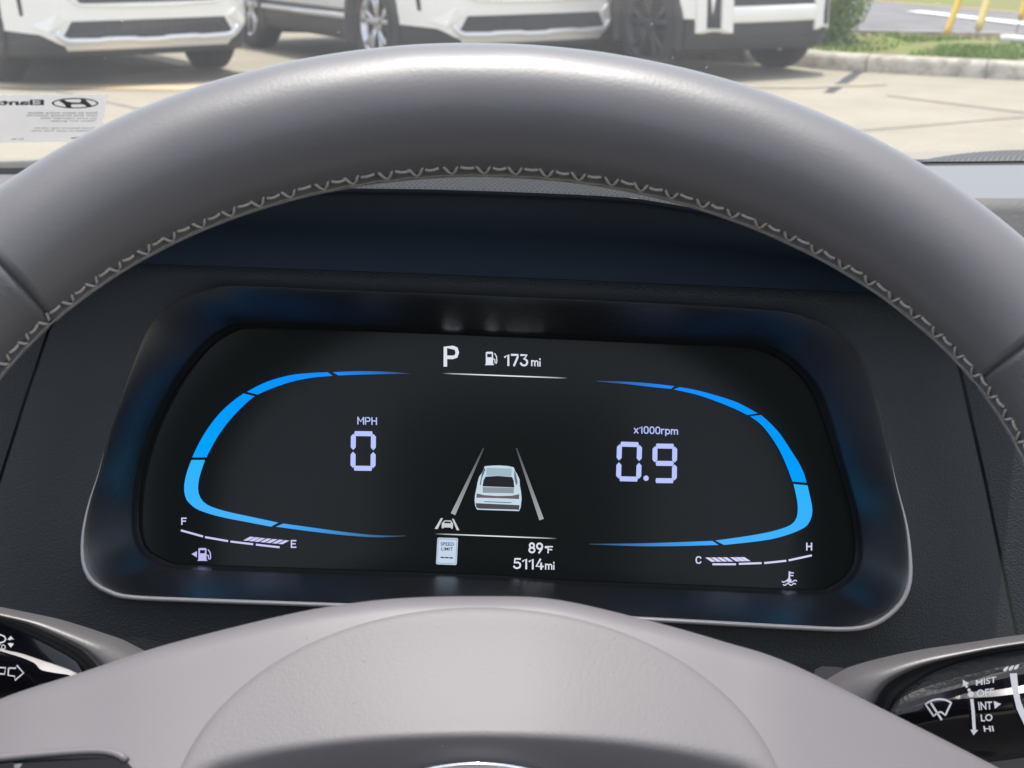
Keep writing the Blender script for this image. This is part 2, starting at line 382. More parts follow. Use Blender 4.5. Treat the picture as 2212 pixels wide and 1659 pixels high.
def lathe_x(profile, n=40):
    rows = []
    for x, r in profile: rows.append([(x, r * math.cos(q), r * math.sin(q)) for q in np.linspace(0, 2 * math.pi, n, endpoint=False)])
    return loft(rows, closed=True)
def make_wheel(parent, x, y, r, side, alloy):
    w = obj('wheel', lathe_x([(-.05 * side, 0.03), (-.05 * side, 0.21), (.03 * side, .23)], 24), M['clad'], parent, local=True)
    w.location = (x, y, r)
    R_ = r; ri = r - 0.115
    obj('tyre', lathe_x([(-.11, ri), (-.115, ri + .04), (-.11, R_ - .03), (-.09, R_ - .006), (-.03, R_), (.03, R_), (.09, R_ - .006), (.11, R_ - .03), (.115, ri + .04), (.11, ri)], 48), M['tyre'], w, local=True)
    vf = [lathe_x([(.05 * side, ri - .03), (.095 * side, ri - .018), (.108 * side, ri - .006), (.106 * side, ri + .004)], 40), lathe_x([(.085 * side, .0), (.088 * side, .045), (.07 * side, .06)], 20)]
    for k in range(5):
        for dq in (-0.13, 0.13):
            q = k * 2 * math.pi / 5 + 0.3; q2 = q + dq * 1.7; q1 = q + dq * 0.5
            a = np.array([0, math.cos(q1), math.sin(q1)]); b = np.array([0, math.cos(q2), math.sin(q2)]); tq = np.array([0, -math.sin(q), math.cos(q)])
            rws = []
            for rad, ww, xx, dd in ((0.04, .020, .084, a), (0.13, .019, .092, (a + b) / 2), (ri - .012, .024, .100, b)):
                c = dd * rad
                rws.append([c + tq * ww + np.array([side * (xx - .03), 0, 0]), c + tq * ww * .7 + np.array([side * xx, 0, 0]), c - tq * ww * .7 + np.array([side * xx, 0, 0]), c - tq * ww + np.array([side * (xx - .03), 0, 0])])
            vf.append(loft(rws, closed=True, cap=True))
    obj('rim', join(*vf), alloy, w, local=True)
    return w
def car(label, wheel_px, which, yaw, over, kind, alloy, cor, r=0.365, tr=0.80, sx=1.0):
    # axis: local +x to the viewer's right, nose towards local -y
    c, s = math.cos(yaw), math.sin(yaw); w0 = G(*wheel_px)
    ctr = np.array([w0[0] - which * tr * sx * c, w0[1] - which * tr * sx * s, 0])
    car_o = thing('parked_car', label, 'car', tuple(ctr), yaw, group='white cars parked in a row across the lot')
    car_o.scale = (sx, 1, 1)
    HW = 0.925
    yf = lambda u, z: -over + 0.05 * (u / .9) ** 2 + cor * max(0, (abs(u) - .58) / .345) ** 2.2 + 0.06 * max(0, (z - .6)) ** 1.5 + (0.05 * ((.36 - z) / .12) ** 2 if z < .36 else 0)
    ye = yf(HW, .6)
    fm = lambda off: (lambda u, z: (u, yf(u, z) - off, z))
    rear = 3.62
    # sides with open wheel arches
    V, F = [], []
    idx = {}
    ys = np.arange(0, 1.0001, 1 / 84) * (rear - 0.3 - ye) + ye
    zs = np.linspace(0.30, 1.02, 19)
    def sxf(y, z):
        w = HW - 0.03 * max(0, (z - .7) / .32) ** 2 - 0.02 * max(0, (0.45 - z) / .15)
        if y > 2.9: w -= 0.25 * ((y - 2.9) / .72) ** 2
        return w
    side = []
    for sg in (-1, 1):
        V, F, idx = [], [], {}
        for i in range(len(ys) - 1):
            for j in range(len(zs) - 1):
                yc, zc = (ys[i] + ys[i + 1]) / 2, (zs[j] + zs[j + 1]) / 2
                if min(math.hypot(yc, zc - r), math.hypot(yc - 2.68, zc - r)) < 0.43 or (zc < .44 and -.1 < yc < 2.8): continue
                q = []
                for a, b in ((i, j), (i + 1, j), (i + 1, j + 1), (i, j + 1)):
                    if (a, b) not in idx: idx[(a, b)] = len(V); V.append((sg * sxf(ys[a], zs[b]), ys[a], zs[b]))
                    q.append(idx[(a, b)])
                F.append(tuple(q))
        side.append((V, F))
    us = np.linspace(-HW, HW, 70)
    # nose: white bumper skin with a shaped lower edge
    def zlow(u):
        au = abs(u)
        if kind == 'box': return 0.42 if au < .52 else 0.35 if au < .83 else 0.45
        return float(np.interp(au, [0, .56, .66, .76, .93], [.275, .275, .315, .375, .395]))
    rows = []
    for t in np.linspace(0, 1, 26): rows.append([fm(0)(u, zlow(u) + (1.0 - zlow(u)) * t) for u in us])
    rows.append([(u, yf(u, 1.0) + .08, 1.03) for u in us]); rows.append([(u * .97, .55, 1.10) for u in us])
    hood = loft(rows)
    tail = loft([[(x, rear - 0.3 + 0.3 * (1 - abs(x / .8) ** 2.5), z) for x in np.linspace(-.76, .76, 20)] for z in (0.35, .6, .9, 1.05)])
    bd = recalc(obj('body', join(side[0], side[1], hood, tail), M['white_car'], car_o, local=True))
    # dark cladding, sills, arch rings, underbody
    cl = []
    for sg in (-1, 1):
        cl.append(loft([[(sg * xx, y, z) for y in np.linspace(0.42, 2.26, 10)] for xx, z in ((.80, .20), (.90, .23), (.935, .33), (.935, .43), (.92, .46))]))
        for yc in (0, 2.68):
            ar = np.linspace(-0.35, math.pi + 0.35, 30)
            cl.append(loft([[(sg * xx, yc - math.cos(q) * rr, r + math.sin(q) * rr) for q in ar] for xx, rr in ((.70, .40), (.935, .40), (.945, .42), (.945, .47), (.92, .485))]))
            cl.append(loft([[(sg * .66, yc - math.cos(q) * rr, r + math.sin(q) * rr) for q in ar] for rr in (0.0, .42)]))
    cl.append(box(-.78, .78, -over + .32, rear - .35, .20, .34))
    cl.append(loft([[(u, yf(u, .4) + yo, z) for u in us] for yo, z in ((.22, .20), (.07, .215), (.03, .25), (.02, .34), (.02, .46))]))
    obj('cladding', join(*cl), M['clad'], car_o, local=True)
    obj('silver_sill', join(*[tube([(sg * .94, .46, .405), (sg * .945, 1.3, .40), (sg * .94, 2.22, .40)], .022, 8) for sg in (-1, 1)]), M['silver'], car_o, local=True)
    # greenhouse
    gh = [[(x * (HW - .10), y, z) for x in np.linspace(-1, 1, 9)] for y, z in ((.55, 1.08), (1.25, 1.58), (1.7, 1.66), (2.7, 1.65), (3.2, 1.58), (3.5, 1.05))]
    for row in gh:
        row[0] = (row[0][0] * 1.06, row[0][1], 1.02); row[-1] = (row[-1][0] * 1.06, row[-1][1], 1.02)
    obj('windows', loft(gh), M['cglass'], car_o, local=True)
    rf = [[(x * (HW - .13), y, z + .015 - .03 * abs(x) ** 4) for x in np.linspace(-1, 1, 9)] for y, z in ((1.25, 1.585), (1.7, 1.665), (2.7, 1.655), (3.2, 1.585))]
    obj('roof', loft(rf), M['white_car'], car_o, local=True)
    sub = lambda poly, n=60, off=0.004: polyfill([tuple(q) for q in lin(list(poly) + [poly[0]], n, False)[:-1]], fm(off))
    def patch(u0b, u0t, z0, z1, off=0.004, nn=36, nz=8):             # trapezoid conformed to the nose
        return loft([[fm(off)(u, z0 + (z1 - z0) * t) for u in np.linspace(-(u0b + (u0t - u0b) * t), u0b + (u0t - u0b) * t, nn)] for t in np.linspace(0, 1, nz)])
    nt_ = lambda pts, rad: tube([fm(.008)(*q) for q in lin(pts, 40)], rad, 8)
    if kind == 'suv':
        obj('lower_grille', patch(.64, .57, .345, .465), M['mesh'], car_o, local=True)
        obj('plate_mount', patch(.09, .09, .36, .455, 0.012, 4, 2), M['clad'], car_o, local=True)
        pts = [(-.67, .40), (-.655, .36), (-.61, .332), (-.36, .325), (-.34, .333), (-.12, .330), (-.10, .322), (.10, .322), (.12, .330), (.34, .333), (.36, .325), (.61, .332), (.655, .36), (.67, .40)]
        obj('skid_bar', nt_(pts, .022), M['silver'], car_o, local=True)
        obj('lower_lip', patch(.60, .63, .262, .31, 0.006), M['silver'], car_o, local=True)
        obj('upper_grille', patch(.50, .66, .585, .80, 0.004), M['mesh'], car_o, local=True)
        obj('bumper_crease', nt_([(-.60, .66), (-.52, .578), (-.2, .562), (.2, .562), (.52, .578), (.60, .66)], .010), M['white_car'], car_o, local=True)
        for sg in (-1, 1):
            vane = []
            for q0, q1, q2, q3 in (((.60, .47), (.66, .52), (.80, .43), (.72, .39)),):
                qs = [(sg * a, b) for a, b in (q0, q1, q2, q3)]
                vane.append(prism(qs, fm(.004), fm(.022)))
            obj('corner_vane', join(*vane), M['white_car'], car_o, smooth=False, local=True)
            obj('air_slit', prism([(sg * a, b) for a, b in ((.835, .50), (.850, .50), (.865, .70), (.845, .70))], fm(.003), fm(.006)), M['gap'], car_o, smooth=False, local=True)
    else:
        obj('lower_bumper', patch(.84, .84, .27, .42, 0.006), M['clad'], car_o, local=True)
        obj('skid_bar', nt_([(-.80, .285), (-.3, .285), (.3, .285), (.80, .285)], .010), M['clad'], car_o, local=True)
        obj('grille', patch(.52, .52, .535, .62), M['mesh'], car_o, local=True)
        obj('bumper_bar', loft([[fm(o2)(u, z) for u in np.linspace(-.53, .53, 30)] for z, o2 in ((.418, .004), (.425, .026), (.435, .03), (.525, .03), (.535, .026), (.54, .004))]), M['white_car'], car_o, local=True)
        for sg in (-1, 1):
            ring = [(.52, .35), (.84, .35), (.84, .75), (.52, .75)]
            hole = [(.64, .385), (.775, .385), (.775, .72), (.64, .72)]
            vf = []
            for k in range(4):
                a0, a1, b1, b0 = ring[k], ring[(k + 1) % 4], hole[(k + 1) % 4], hole[k]
                vf.append(prism([(sg * q[0], q[1]) for q in (a0, a1, b1, b0)], fm(.003), fm(.030)))
            obj('corner_frame', join(*vf), M['white_car'], car_o, smooth=False, local=True)
            obj('air_slot', prism([(sg * q[0], q[1]) for q in hole], fm(.004), fm(.008)), M['mesh'], car_o, smooth=False, local=True)
    for sg in (-1, 1):
        for yc in (0, 2.68): make_wheel(car_o, sg * tr, yc, r, sg, alloy)
    return car_o
car('white car at the left with silver skid bar, seen nearly from the front', (452, 149), 1, R(33), 0.92, 'suv', M['dalloy'], 0.40)
car('middle white car with silver alloy wheel, behind the top of the steering wheel', (836, 155), -1, R(30), 0.92, 'suv', M['alloy'], 0.40)
car('boxy white car with black lower bumper beside the green bush', (1675, 147), 1, R(30), 0.68, 'box', M['dalloy'], 0.17, r=0.385, sx=0.74)

# ------------------------------------------------------------------ instrument cluster
t_ = R(4)
CP = Plane(ray(1075, 1000) * 0.63, (0, -math.sin(t_), -math.cos(t_)))
inner = [(548, 709), (502, 719), (464, 742), (423, 784), (389, 830), (352, 896), (327, 959), (310, 1021), (303, 1090), (305, 1146), (316, 1180), (339, 1200), (373, 1214), (423, 1219),
         (1037, 1240), (1210, 1252), (1500, 1263), (1751, 1273), (1793, 1264), (1822, 1245), (1839, 1220), (1845, 1191), (1843, 1150), (1831, 1087), (1801, 983), (1764, 870), (1731, 816), (1689, 779), (1647, 759), (1585, 749), (1418, 743), (1037, 726), (750, 715)]
outer = [(506, 617), (444, 625), (392, 645), (352, 671), (319, 712), (289, 784), (256, 876), (235, 938), (214, 1021), (194, 1084), (181, 1146), (179, 1196), (185, 1230), (202, 1257), (235, 1277), (281, 1289), (423, 1296),
         (900, 1313), (1418, 1338), (1710, 1354), (1835, 1358), (1893, 1345), (1935, 1314), (1956, 1283), (1965, 1245), (1964, 1191), (1956, 1129), (1935, 1045), (1918, 962), (1893, 858), (1860, 775), (1814, 720), (1755, 690), (1680, 672), (1418, 655), (1037, 638), (750, 627)]
NB = 260
def ring_by_angle(pts, c=(1075, 990)):
    d = cr(pts, 1200, True); a = np.unwrap(np.arctan2(d[:, 1] - c[1], d[:, 0] - c[0])); o_ = np.argsort(a % (2 * math.pi))
    am = (a % (2 * math.pi))[o_]; d = d[o_]
    # parametrise by the outer outline's own angles so that both rings run together
    return am, d
am, dm = ring_by_angle(inner); ao, do = ring_by_angle(outer)
lo = cr(outer, NB, True)
ang = np.arctan2(lo[:, 1] - 990, lo[:, 0] - 1075) % (2 * math.pi)
def at(a_, tab): return np.stack([np.interp(ang, np.concatenate([a_ - 2 * math.pi, a_, a_ + 2 * math.pi]), np.tile(tab[:, k], 3)) for k in range(2)], 1)
li = at(am, dm)
DO = 0.030
cl_o = CP.hit(1075, 1290, 0.0)
cluster = thing('instrument_cluster', 'lit digital instrument cluster with blue arcs, set in the dark dashboard', 'instrument cluster', tuple(cl_o))
def ringpts(a, off): return [CP.hit(x, y, off) for x, y in a]
mixr = lambda t: li * t + lo * (1 - t)
rows = [ringpts(mixr(t), DO * (1 - .9 * t ** 1.12) + .0004) for t in (0, .012, .03, .06, .1, .2, .35, .56, .7, .82, .88)] + [ ringpts(mixr(0.93), 0.0025), ringpts(mixr(0.965), 0.0018), ringpts(mixr(0.985), 0.0005), ringpts(mixr(1.0), -0.003)]
obj('bezel', loft(rows, closed=True), M['bezel'], cluster)
# bead along the lower bezel mouth, pale grey standing for reflected sky
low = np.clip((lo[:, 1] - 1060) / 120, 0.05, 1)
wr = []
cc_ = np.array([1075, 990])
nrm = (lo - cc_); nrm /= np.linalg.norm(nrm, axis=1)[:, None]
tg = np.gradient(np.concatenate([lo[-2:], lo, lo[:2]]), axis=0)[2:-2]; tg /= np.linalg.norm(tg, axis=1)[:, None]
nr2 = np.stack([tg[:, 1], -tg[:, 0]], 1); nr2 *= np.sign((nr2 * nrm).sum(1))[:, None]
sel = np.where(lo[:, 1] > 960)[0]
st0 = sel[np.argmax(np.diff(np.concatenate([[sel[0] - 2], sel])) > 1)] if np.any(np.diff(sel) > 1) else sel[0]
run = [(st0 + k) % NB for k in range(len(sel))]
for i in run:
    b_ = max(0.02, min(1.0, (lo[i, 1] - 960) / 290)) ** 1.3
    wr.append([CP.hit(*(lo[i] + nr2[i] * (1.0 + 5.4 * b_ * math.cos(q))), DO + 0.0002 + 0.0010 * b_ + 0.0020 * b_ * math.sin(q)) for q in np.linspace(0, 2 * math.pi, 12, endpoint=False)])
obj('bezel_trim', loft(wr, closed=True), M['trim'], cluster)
# the display
scr = obj('display', polyfill([tuple(q) for q in li], lambda x, y: CP.hit(x, y, -0.0005)), M['screen'], cluster, smooth=False)
A_ = Z(200, 700, 2.074); B_ = Z(1000, 700, 2.0743); C_ = Z(1400, 800, 2.0733); D_ = Z(1040, 1120, 5.53)
def on(z, off=0.0004): return lambda X, Y: CP.hit(*z(X, Y), off)
def srgb(r, g, b):
    f = lambda c: (c / 255 / 12.92) if c / 255 <= 0.04045 else ((c / 255 + 0.055) / 1.055) ** 2.4
    return np.array([f(r), f(g), f(b)])
def pix(name, vf, col, parent=None):
    n = len(vf[0]); cols = col if (isinstance(col, list)) else [col] * n
    return obj(name, vf, M['pix'], parent or scr, smooth=False, cols=cols)
WHT = srgb(205, 212, 250); WH2 = srgb(222, 228, 240)
def seg(z, a, b, c0, c1, n=26):
    ra = cr(a, n); rb = cr(b, n)
    v, f = loft([[on(z)(*q) for q in ra], [on(z)(*q) for q in rb]])
    cols = [c0 * (1 - t) + c1 * t for t in np.linspace(0, 1, n)] * 2
    return v, f, cols
B0 = srgb(30, 120, 235); B1 = srgb(0, 150, 255); B2 = srgb(45, 180, 255); BT = srgb(70, 165, 250); FD = srgb(60, 75, 95)
segsL = [seg(A_, [(1310, 478), (1450, 473), (1600, 476), (1710, 485)], [(1340, 495), (1450, 491), (1600, 488), (1710, 487)], srgb(25, 140, 255), FD),
         seg(A_, [(865, 580), (930, 545), (1000, 517), (1100, 492), (1200, 482), (1285, 478)], [(920, 594), (1000, 560), (1100, 527), (1200, 507), (1310, 497)], B1, srgb(20, 140, 255)),
         seg(A_, [(582, 920), (605, 870), (640, 805), (690, 732), (740, 675), (800, 622), (848, 588)], [(655, 920), (700, 835), (750, 760), (800, 700), (860, 640), (905, 602)], srgb(5, 165, 255), B1),
         seg(A_, [(578, 933), (558, 985), (543, 1045), (540, 1090), (550, 1135), (575, 1165), (610, 1190), (680, 1215), (760, 1235), (860, 1254), (990, 1279)], [(648, 933), (620, 1020), (612, 1080), (620, 1120), (640, 1150), (680, 1175), (760, 1200), (860, 1222), (1028, 1258)], B2, srgb(80, 175, 250)),
         seg(A_, [(1015, 1279), (1200, 1304), (1400, 1326), (1550, 1334), (1690, 1328)], [(1055, 1263), (1200, 1283), (1400, 1310), (1550, 1324), (1690, 1325)], srgb(70, 170, 255), FD)]
segsR = [seg(C_, [(592, 343), (480, 330), (350, 320), (190, 315)], [(575, 357), (480, 348), (350, 333), (190, 319)], srgb(30, 140, 255), FD),
         seg(C_, [(620, 348), (700, 362), (800, 388), (900, 420), (960, 448), (1025, 484)], [(588, 360), (700, 385), (800, 418), (900, 458), (970, 492)], srgb(25, 140, 255), B1),
         seg(C_, [(1042, 492), (1090, 535), (1140, 590), (1190, 665), (1235, 735), (1262, 790), (1278, 843)], [(985, 500), (1040, 540), (1090, 600), (1140, 680), (1180, 770), (1205, 838)], B1, srgb(5, 160, 255)),
         seg(C_, [(1283, 857), (1295, 910), (1307, 970), (1305, 1015), (1285, 1060), (1250, 1085), (1190, 1110), (1100, 1135), (1000, 1150), (850, 1166)], [(1210, 850), (1222, 900), (1232, 960), (1230, 1010), (1215, 1045), (1180, 1070), (1100, 1095), (1000, 1115), (900, 1130), (805, 1143)], B2, srgb(75, 175, 250)),
         seg(C_, [(790, 1145), (600, 1152), (400, 1158), (150, 1160)], [(822, 1166), (600, 1172), (400, 1172), (150, 1163)], srgb(70, 170, 255), FD)]
for name, ss in (('speed_arc', segsL), ('rev_arc', segsR)):
    vf = join(*[(v, f) for v, f, c in ss]); pix(name, vf, [c for s_ in ss for c in s_[2]])
def ell(cx, cy, rx, ry, n=18, pw=1.0): return [(cx + rx * math.copysign(abs(math.cos(q)) ** pw, math.cos(q)), cy + ry * math.copysign(abs(math.sin(q)) ** pw, math.sin(q))) for q in np.linspace(0, 2 * math.pi, n + 1)]
GLY = {'1': (.34, [[(.0, .22), (.28, .0), (.28, 1)]]), '7': (.54, [[(0, 0), (.54, 0), (.50, .2), (.2, 1)]]),
       '3': (.55, [[(.03, 0), (.52, 0), (.26, .39), (.42, .42), (.53, .54), (.55, .72), (.47, .92), (.28, 1), (.1, .95), (0, .8)]]),
       '5': (.55, [[(.52, 0), (.08, 0), (.05, .46), (.2, .38), (.38, .39), (.52, .5), (.55, .68), (.48, .9), (.28, 1), (.1, .96), (0, .82)]]),
       '4': (.58, [[(.36, 0), (0, .74), (.58, .74)], [(.44, .42), (.44, 1)]]), '8': (.54, [ell(.27, .25, .22, .25), ell(.27, .74, .27, .26)]),
       '9': (.54, [ell(.27, .3, .27, .3), [(.54, .34), (.49, .58), (.22, 1)]]), '0': (.52, [ell(.26, .5, .26, .5, 24, .75)]),
       'P': (.55, [[(0, 1), (0, 0), (.34, 0), (.49, .06), (.55, .28), (.49, .5), (.34, .56), (0, .56)]]), 'M': (.68, [[(0, 1), (0, 0)], [(0, 0), (.34, .64), (.68, 0)], [(.68, 0), (.68, 1)]]),
       'H': (.55, [[(0, 0), (0, 1)], [(.55, 0), (.55, 1)], [(0, .48), (.55, .48)]]), 'F': (.5, [[(.5, 0), (0, 0)], [(0, 0), (0, 1)], [(0, .48), (.42, .48)]]),
       'E': (.5, [[(.5, 0), (0, 0)], [(0, 0), (0, 1)], [(0, 1), (.5, 1)], [(0, .48), (.42, .48)]]), 'C': (.55, [[(.55, .2), (.45, .04), (.28, 0), (.1, .06), (0, .25), (0, .75), (.1, .94), (.28, 1), (.45, .96), (.55, .8)]]),
       'm': (.8, [[(0, .3), (0, 1)], [(0, .5), (.1, .34), (.22, .3), (.35, .36), (.4, .5), (.4, 1)], [(.4, .5), (.5, .34), (.62, .3), (.75, .36), (.8, .5), (.8, 1)]]), 'i': (.06, [[(.03, .42), (.03, 1)], [(.03, .0), (.03, .1)]]),
       'x': (.45, [[(0, .3), (.45, 1)], [(.45, .3), (0, 1)]]), 'r': (.3, [[(0, .3), (0, 1)], [(0, .5), (.1, .33), (.3, .3)]]), 'p': (.5, [[(0, .3), (0, 1.27)], ell(.25, .65, .25, .35)]), '\u00b0': (.2, [ell(.1, .1, .1, .1, 12)])}
def rect_strokes(body, x0, y0, x1, y1, fn, w=.15, sl=0.0, gap=.24):
    h = y1 - y0; L = 0; items = []
    for ch in body: items.append((L, GLY[ch][1])); L += GLY[ch][0] + gap
    L -= gap; ww = w * h; kx = (x1 - x0 - ww) / L; ky = h - ww; out = []
    for ox, st in items:
        for p in st:
            q = [(x0 + ww / 2 + (ox + a) * kx, y0 + ww / 2 + b * ky + sl * (ox + a) / L) for a, b in p]
            if q[0] != q[-1]:                                         # square ends
                for i0, i1 in ((0, 1), (-1, -2)):
                    d = np.array(q[i0]) - np.array(q[i1]); q[i0] = tuple(np.array(q[i0]) + d / np.linalg.norm(d) * ww / 2 * .9)
            out.append(path(q, ww, fn))
    return join(*out)
def seven(z, TL, TR, BR, BL, on_segs, w=0.2, asp=1.6):
    TL, TR, BR, BL = [np.array(q, float) for q in (TL, TR, BR, BL)]
    fn = lambda s, t: on(z)(*((TL * (1 - s) + TR * s) * (1 - t) + (BL * (1 - s) + BR * s) * t))
    h = w; v = w / asp; g_ = 0.035; gv = g_ / asp; out = []
    def H(t0): # horizontal bar centred on t0
        return [(0.10 + g_, t0), (h * .62 + g_, t0 - v / 2), (1 - h * .62 - g_, t0 - v / 2), (0.90 - g_, t0), (1 - h * .62 - g_, t0 + v / 2), (h * .62 + g_, t0 + v / 2)]
    def Vb(s0, a, b): return [(s0, a + gv), (s0 + h / 2, a + v * .55 + gv), (s0 + h / 2, b - v * .55 - gv), (s0, b - gv), (s0 - h / 2, b - v * .55 - gv), (s0 - h / 2, a + v * .55 + gv)]
    geo = {'a': H(v / 2), 'g': H(.5), 'd': H(1 - v / 2), 'f': Vb(h / 2, .045, .5), 'b': Vb(1 - h / 2, .045, .5), 'e': Vb(h / 2, .5, .955), 'c': Vb(1 - h / 2, .5, .955)}
    return join(*[polyfill(geo[k], fn) for k in on_segs])
DG = srgb(185, 198, 255)
pix('speed_readout', join(seven(A_, (1405, 783), (1535, 785), (1532, 990), (1402, 988), 'abcdef'), rect_strokes('MPH', 1438, 709, 1540, 749, on(A_), .15, 3)), DG)
pix('rev_readout', join(seven(C_, (296, 630), (426, 634), (420, 838), (290, 835), 'abcdef'), seven(C_, (480, 640), (608, 642), (605, 846), (478, 845), 'abcdfg'), disc((446, 820), 14, on(C_)), rect_strokes('x1000rpm', 383, 549, 612, 588, on(C_), .15, 7)), DG)
pix('gear_readout', rect_strokes('P', 1885, 340, 1966, 450, on(A_), .17, 1), WH2)
def pump(z, x0, y0, x1, y1):
    w, h = x1 - x0, y1 - y0; f = on(z); f2 = lambda s, t: f(x0 + s * w, y0 + t * h)
    return join(polyfill([(0, .05), (.1, 0), (.55, 0), (.65, .05), (.65, .16), (0, .16)], f2), polyfill([(0, .16), (.12, .16), (.12, .42), (0, .42)], f2), polyfill([(.53, .16), (.65, .16), (.65, .42), (.53, .42)], f2),
                polyfill([(0, .42), (.65, .42), (.65, 1), (0, 1)], f2), polyfill([(-.06, .94), (.72, .94), (.72, 1.02), (-.06, 1.02)], f2),
                path([(x0 + .65 * w, y0 + .55 * h), (x0 + .8 * w, y0 + .58 * h), (x0 + .83 * w, y0 + .85 * h), (x0 + .93 * w, y0 + .9 * h), (x0 + .99 * w, y0 + .75 * h), (x0 + .95 * w, y0 + .35 * h), (x0 + .78 * w, y0 + .12 * h)], .09 * w, f))
pix('range_readout', join(pump(B_, 445, 372, 503, 440), rect_strokes('173', 540, 382, 665, 446, on(B_), .16, 3), rect_strokes('mi', 680, 404, 730, 447, on(B_), .15, 2)), WH2)
pix('outside_temperature', join(rect_strokes('89', 666, 1360, 742, 1417, on(B_), .16, 2), rect_strokes('\u00b0F', 750, 1379, 793, 1417, on(B_), .17, 1, .14)), WH2)
pix('odometer', join(rect_strokes('5114', 587, 1441, 745, 1499, on(B_), .16, 4), rect_strokes('mi', 752, 1460, 802, 1502, on(B_), .15, 1)), WH2)
def fade_line(z, a, b, w):
    n = 13; p = [np.array(a) * (1 - t) + np.array(b) * t for t in np.linspace(0, 1, n)]; v, f = path(p, w, on(z))
    k = [math.sin(math.pi * t) ** .6 for t in np.linspace(0, 1, n)]; c = [srgb(235, 245, 245) * max(x, .02) for x in k]
    return v, f, c * 2
for nm, q in (('divider_line', fade_line(B_, (220, 484), (870, 509), 6)), ('divider_line', fade_line(D_, (260, 1186), (1950, 1252), 15))): pix(nm, q[:2], q[2])
def lane(a, b, w0, w1):
    v, f = bar(a, b, w0, on(D_), w1); return v, f, [srgb(70, 75, 78), srgb(165, 168, 172), srgb(165, 168, 172), srgb(70, 75, 78)]
q = [lane((935, 0), (512, 915), 18, 68), lane((1388, 0), (1736, 990), 20, 66)]
pix('lane_graphic', join(*[(a[0], a[1]) for a in q]), q[0][2] + q[1][2])
ps = [([(950, 252), (1060, 243), (1150, 241), (1260, 248), (1350, 266), (1375, 330), (1392, 350), (1430, 430), (1436, 520), (1452, 610), (1460, 700), (1447, 820), (1425, 872), (1250, 866), (1000, 858), (845, 852), (818, 800), (810, 720), (818, 640), (840, 540), (850, 480), (872, 400), (918, 335)], srgb(196, 216, 232), .0004),
      ([(975, 272), (1325, 286), (1318, 396), (1130, 383), (970, 386)], srgb(160, 182, 196), .0006), ([(960, 396), (1130, 386), (1330, 402), (1350, 450), (1360, 545), (920, 530), (932, 450)], srgb(42, 42, 46), .0007),
      ([(920, 540), (1355, 550), (1350, 626), (925, 618)], srgb(140, 150, 160), .0006), ([(840, 628), (940, 652), (1130, 664), (1320, 660), (1428, 638), (1424, 706), (1335, 702), (1130, 694), (930, 688), (835, 688)], srgb(108, 96, 102), .0006),
      ([(930, 735), (1340, 752), (1300, 762), (960, 748)], srgb(95, 110, 122), .0006), ([(825, 762), (1432, 790), (1424, 858), (1390, 852), (870, 838), (832, 818)], srgb(74, 76, 82), .0006),
      ([(915, 330), (945, 270), (960, 300), (910, 430), (895, 520), (880, 500)], srgb(100, 118, 130), .0006), ([(1352, 300), (1385, 370), (1405, 480), (1385, 520), (1362, 430)], srgb(100, 118, 130), .0006)]
vs = [polyfill(p, on(D_, o_)) for p, c, o_ in ps]
pix('car_graphic', join(*vs), [c for (p, c, o_) in ps for _ in p])
lk = [polyfill([(345, 968), (372, 972), (300, 1120), (257, 1118)], on(D_)), polyfill([(498, 978), (522, 980), (600, 1138), (563, 1136)], on(D_)),
      polyfill([(355, 1045), (373, 1022), (395, 1000), (482, 1002), (500, 1026), (513, 1045), (509, 1116), (486, 1116), (480, 1100), (385, 1098), (380, 1111), (355, 1109)], on(D_))]
lk2 = polyfill([(397, 1014), (474, 1017), (484, 1042), (386, 1038)], on(D_, .0006))
pix('lane_keeping_icon', join(*lk, lk2), [srgb(200, 204, 210)] * (4 + 4 + 12) + [srgb(30, 34, 38)] * 4)
def rquad(TL, TR, BR, BL, r, fn):
    q = [np.array(a, float) for a in (TL, TR, BR, BL)]; out = []
    for i in range(4):
        p, a, b = q[i], q[i - 1], q[(i + 1) % 4]; da = (a - p) / np.linalg.norm(a - p); db = (b - p) / np.linalg.norm(b - p)
        for t in np.linspace(0, 1, 5): out.append(p + da * r * (1 - t) ** 2 + db * r * t ** 2)
    return polyfill([tuple(a) for a in out], fn)
sg1 = rquad((296, 1238), (582, 1246), (562, 1618), (276, 1608), 24, on(D_)); sg2 = rquad((306, 1252), (570, 1259), (550, 1603), (288, 1594), 20, on(D_, .0005)); sg3 = rquad((310, 1257), (565, 1264), (546, 1598), (292, 1589), 18, on(D_, .0006))
tx = join(rect_text('SPEED', 340, 1303, 526, 1350, on(D_, .0008), .012, 4), rect_text('LIMIT', 350, 1372, 512, 1416, on(D_, .0008), .012, 4), *[bar((340 + 60 * k, 1512 + 3 * k), (392 + 60 * k, 1514 + 3 * k), 18, on(D_, .0008)) for k in range(3)])
pix('speed_limit_icon', join(sg1, sg2, sg3, tx), [srgb(195, 212, 232)] * len(sg1[0]) + [srgb(70, 85, 105)] * len(sg2[0]) + [srgb(195, 212, 232)] * len(sg3[0]) + [srgb(48, 54, 64)] * len(tx[0]))
fg = [bar(a, b, 10, on(A_)) for a, b in (((523, 1298), (638, 1330)), ((648, 1333), (768, 1354)), ((780, 1356), (898, 1370)), ((912, 1372), (1035, 1386)))]
for k, x in enumerate((850, 878, 906, 938, 968, 1000, 1030)): fg.append(polyfill([(x - 4, 1350 + k * 3), (x + 20, 1352 + k * 3), (x + 56, 1333 + k * 3), (x + 32, 1331 + k * 3)], on(A_)))
fg += [rect_strokes('F', 525, 1232, 553, 1270, on(A_), .17), rect_strokes('E', 1093, 1348, 1122, 1389, on(A_), .17)]
pix('fuel_gauge', join(*fg), srgb(205, 205, 250))
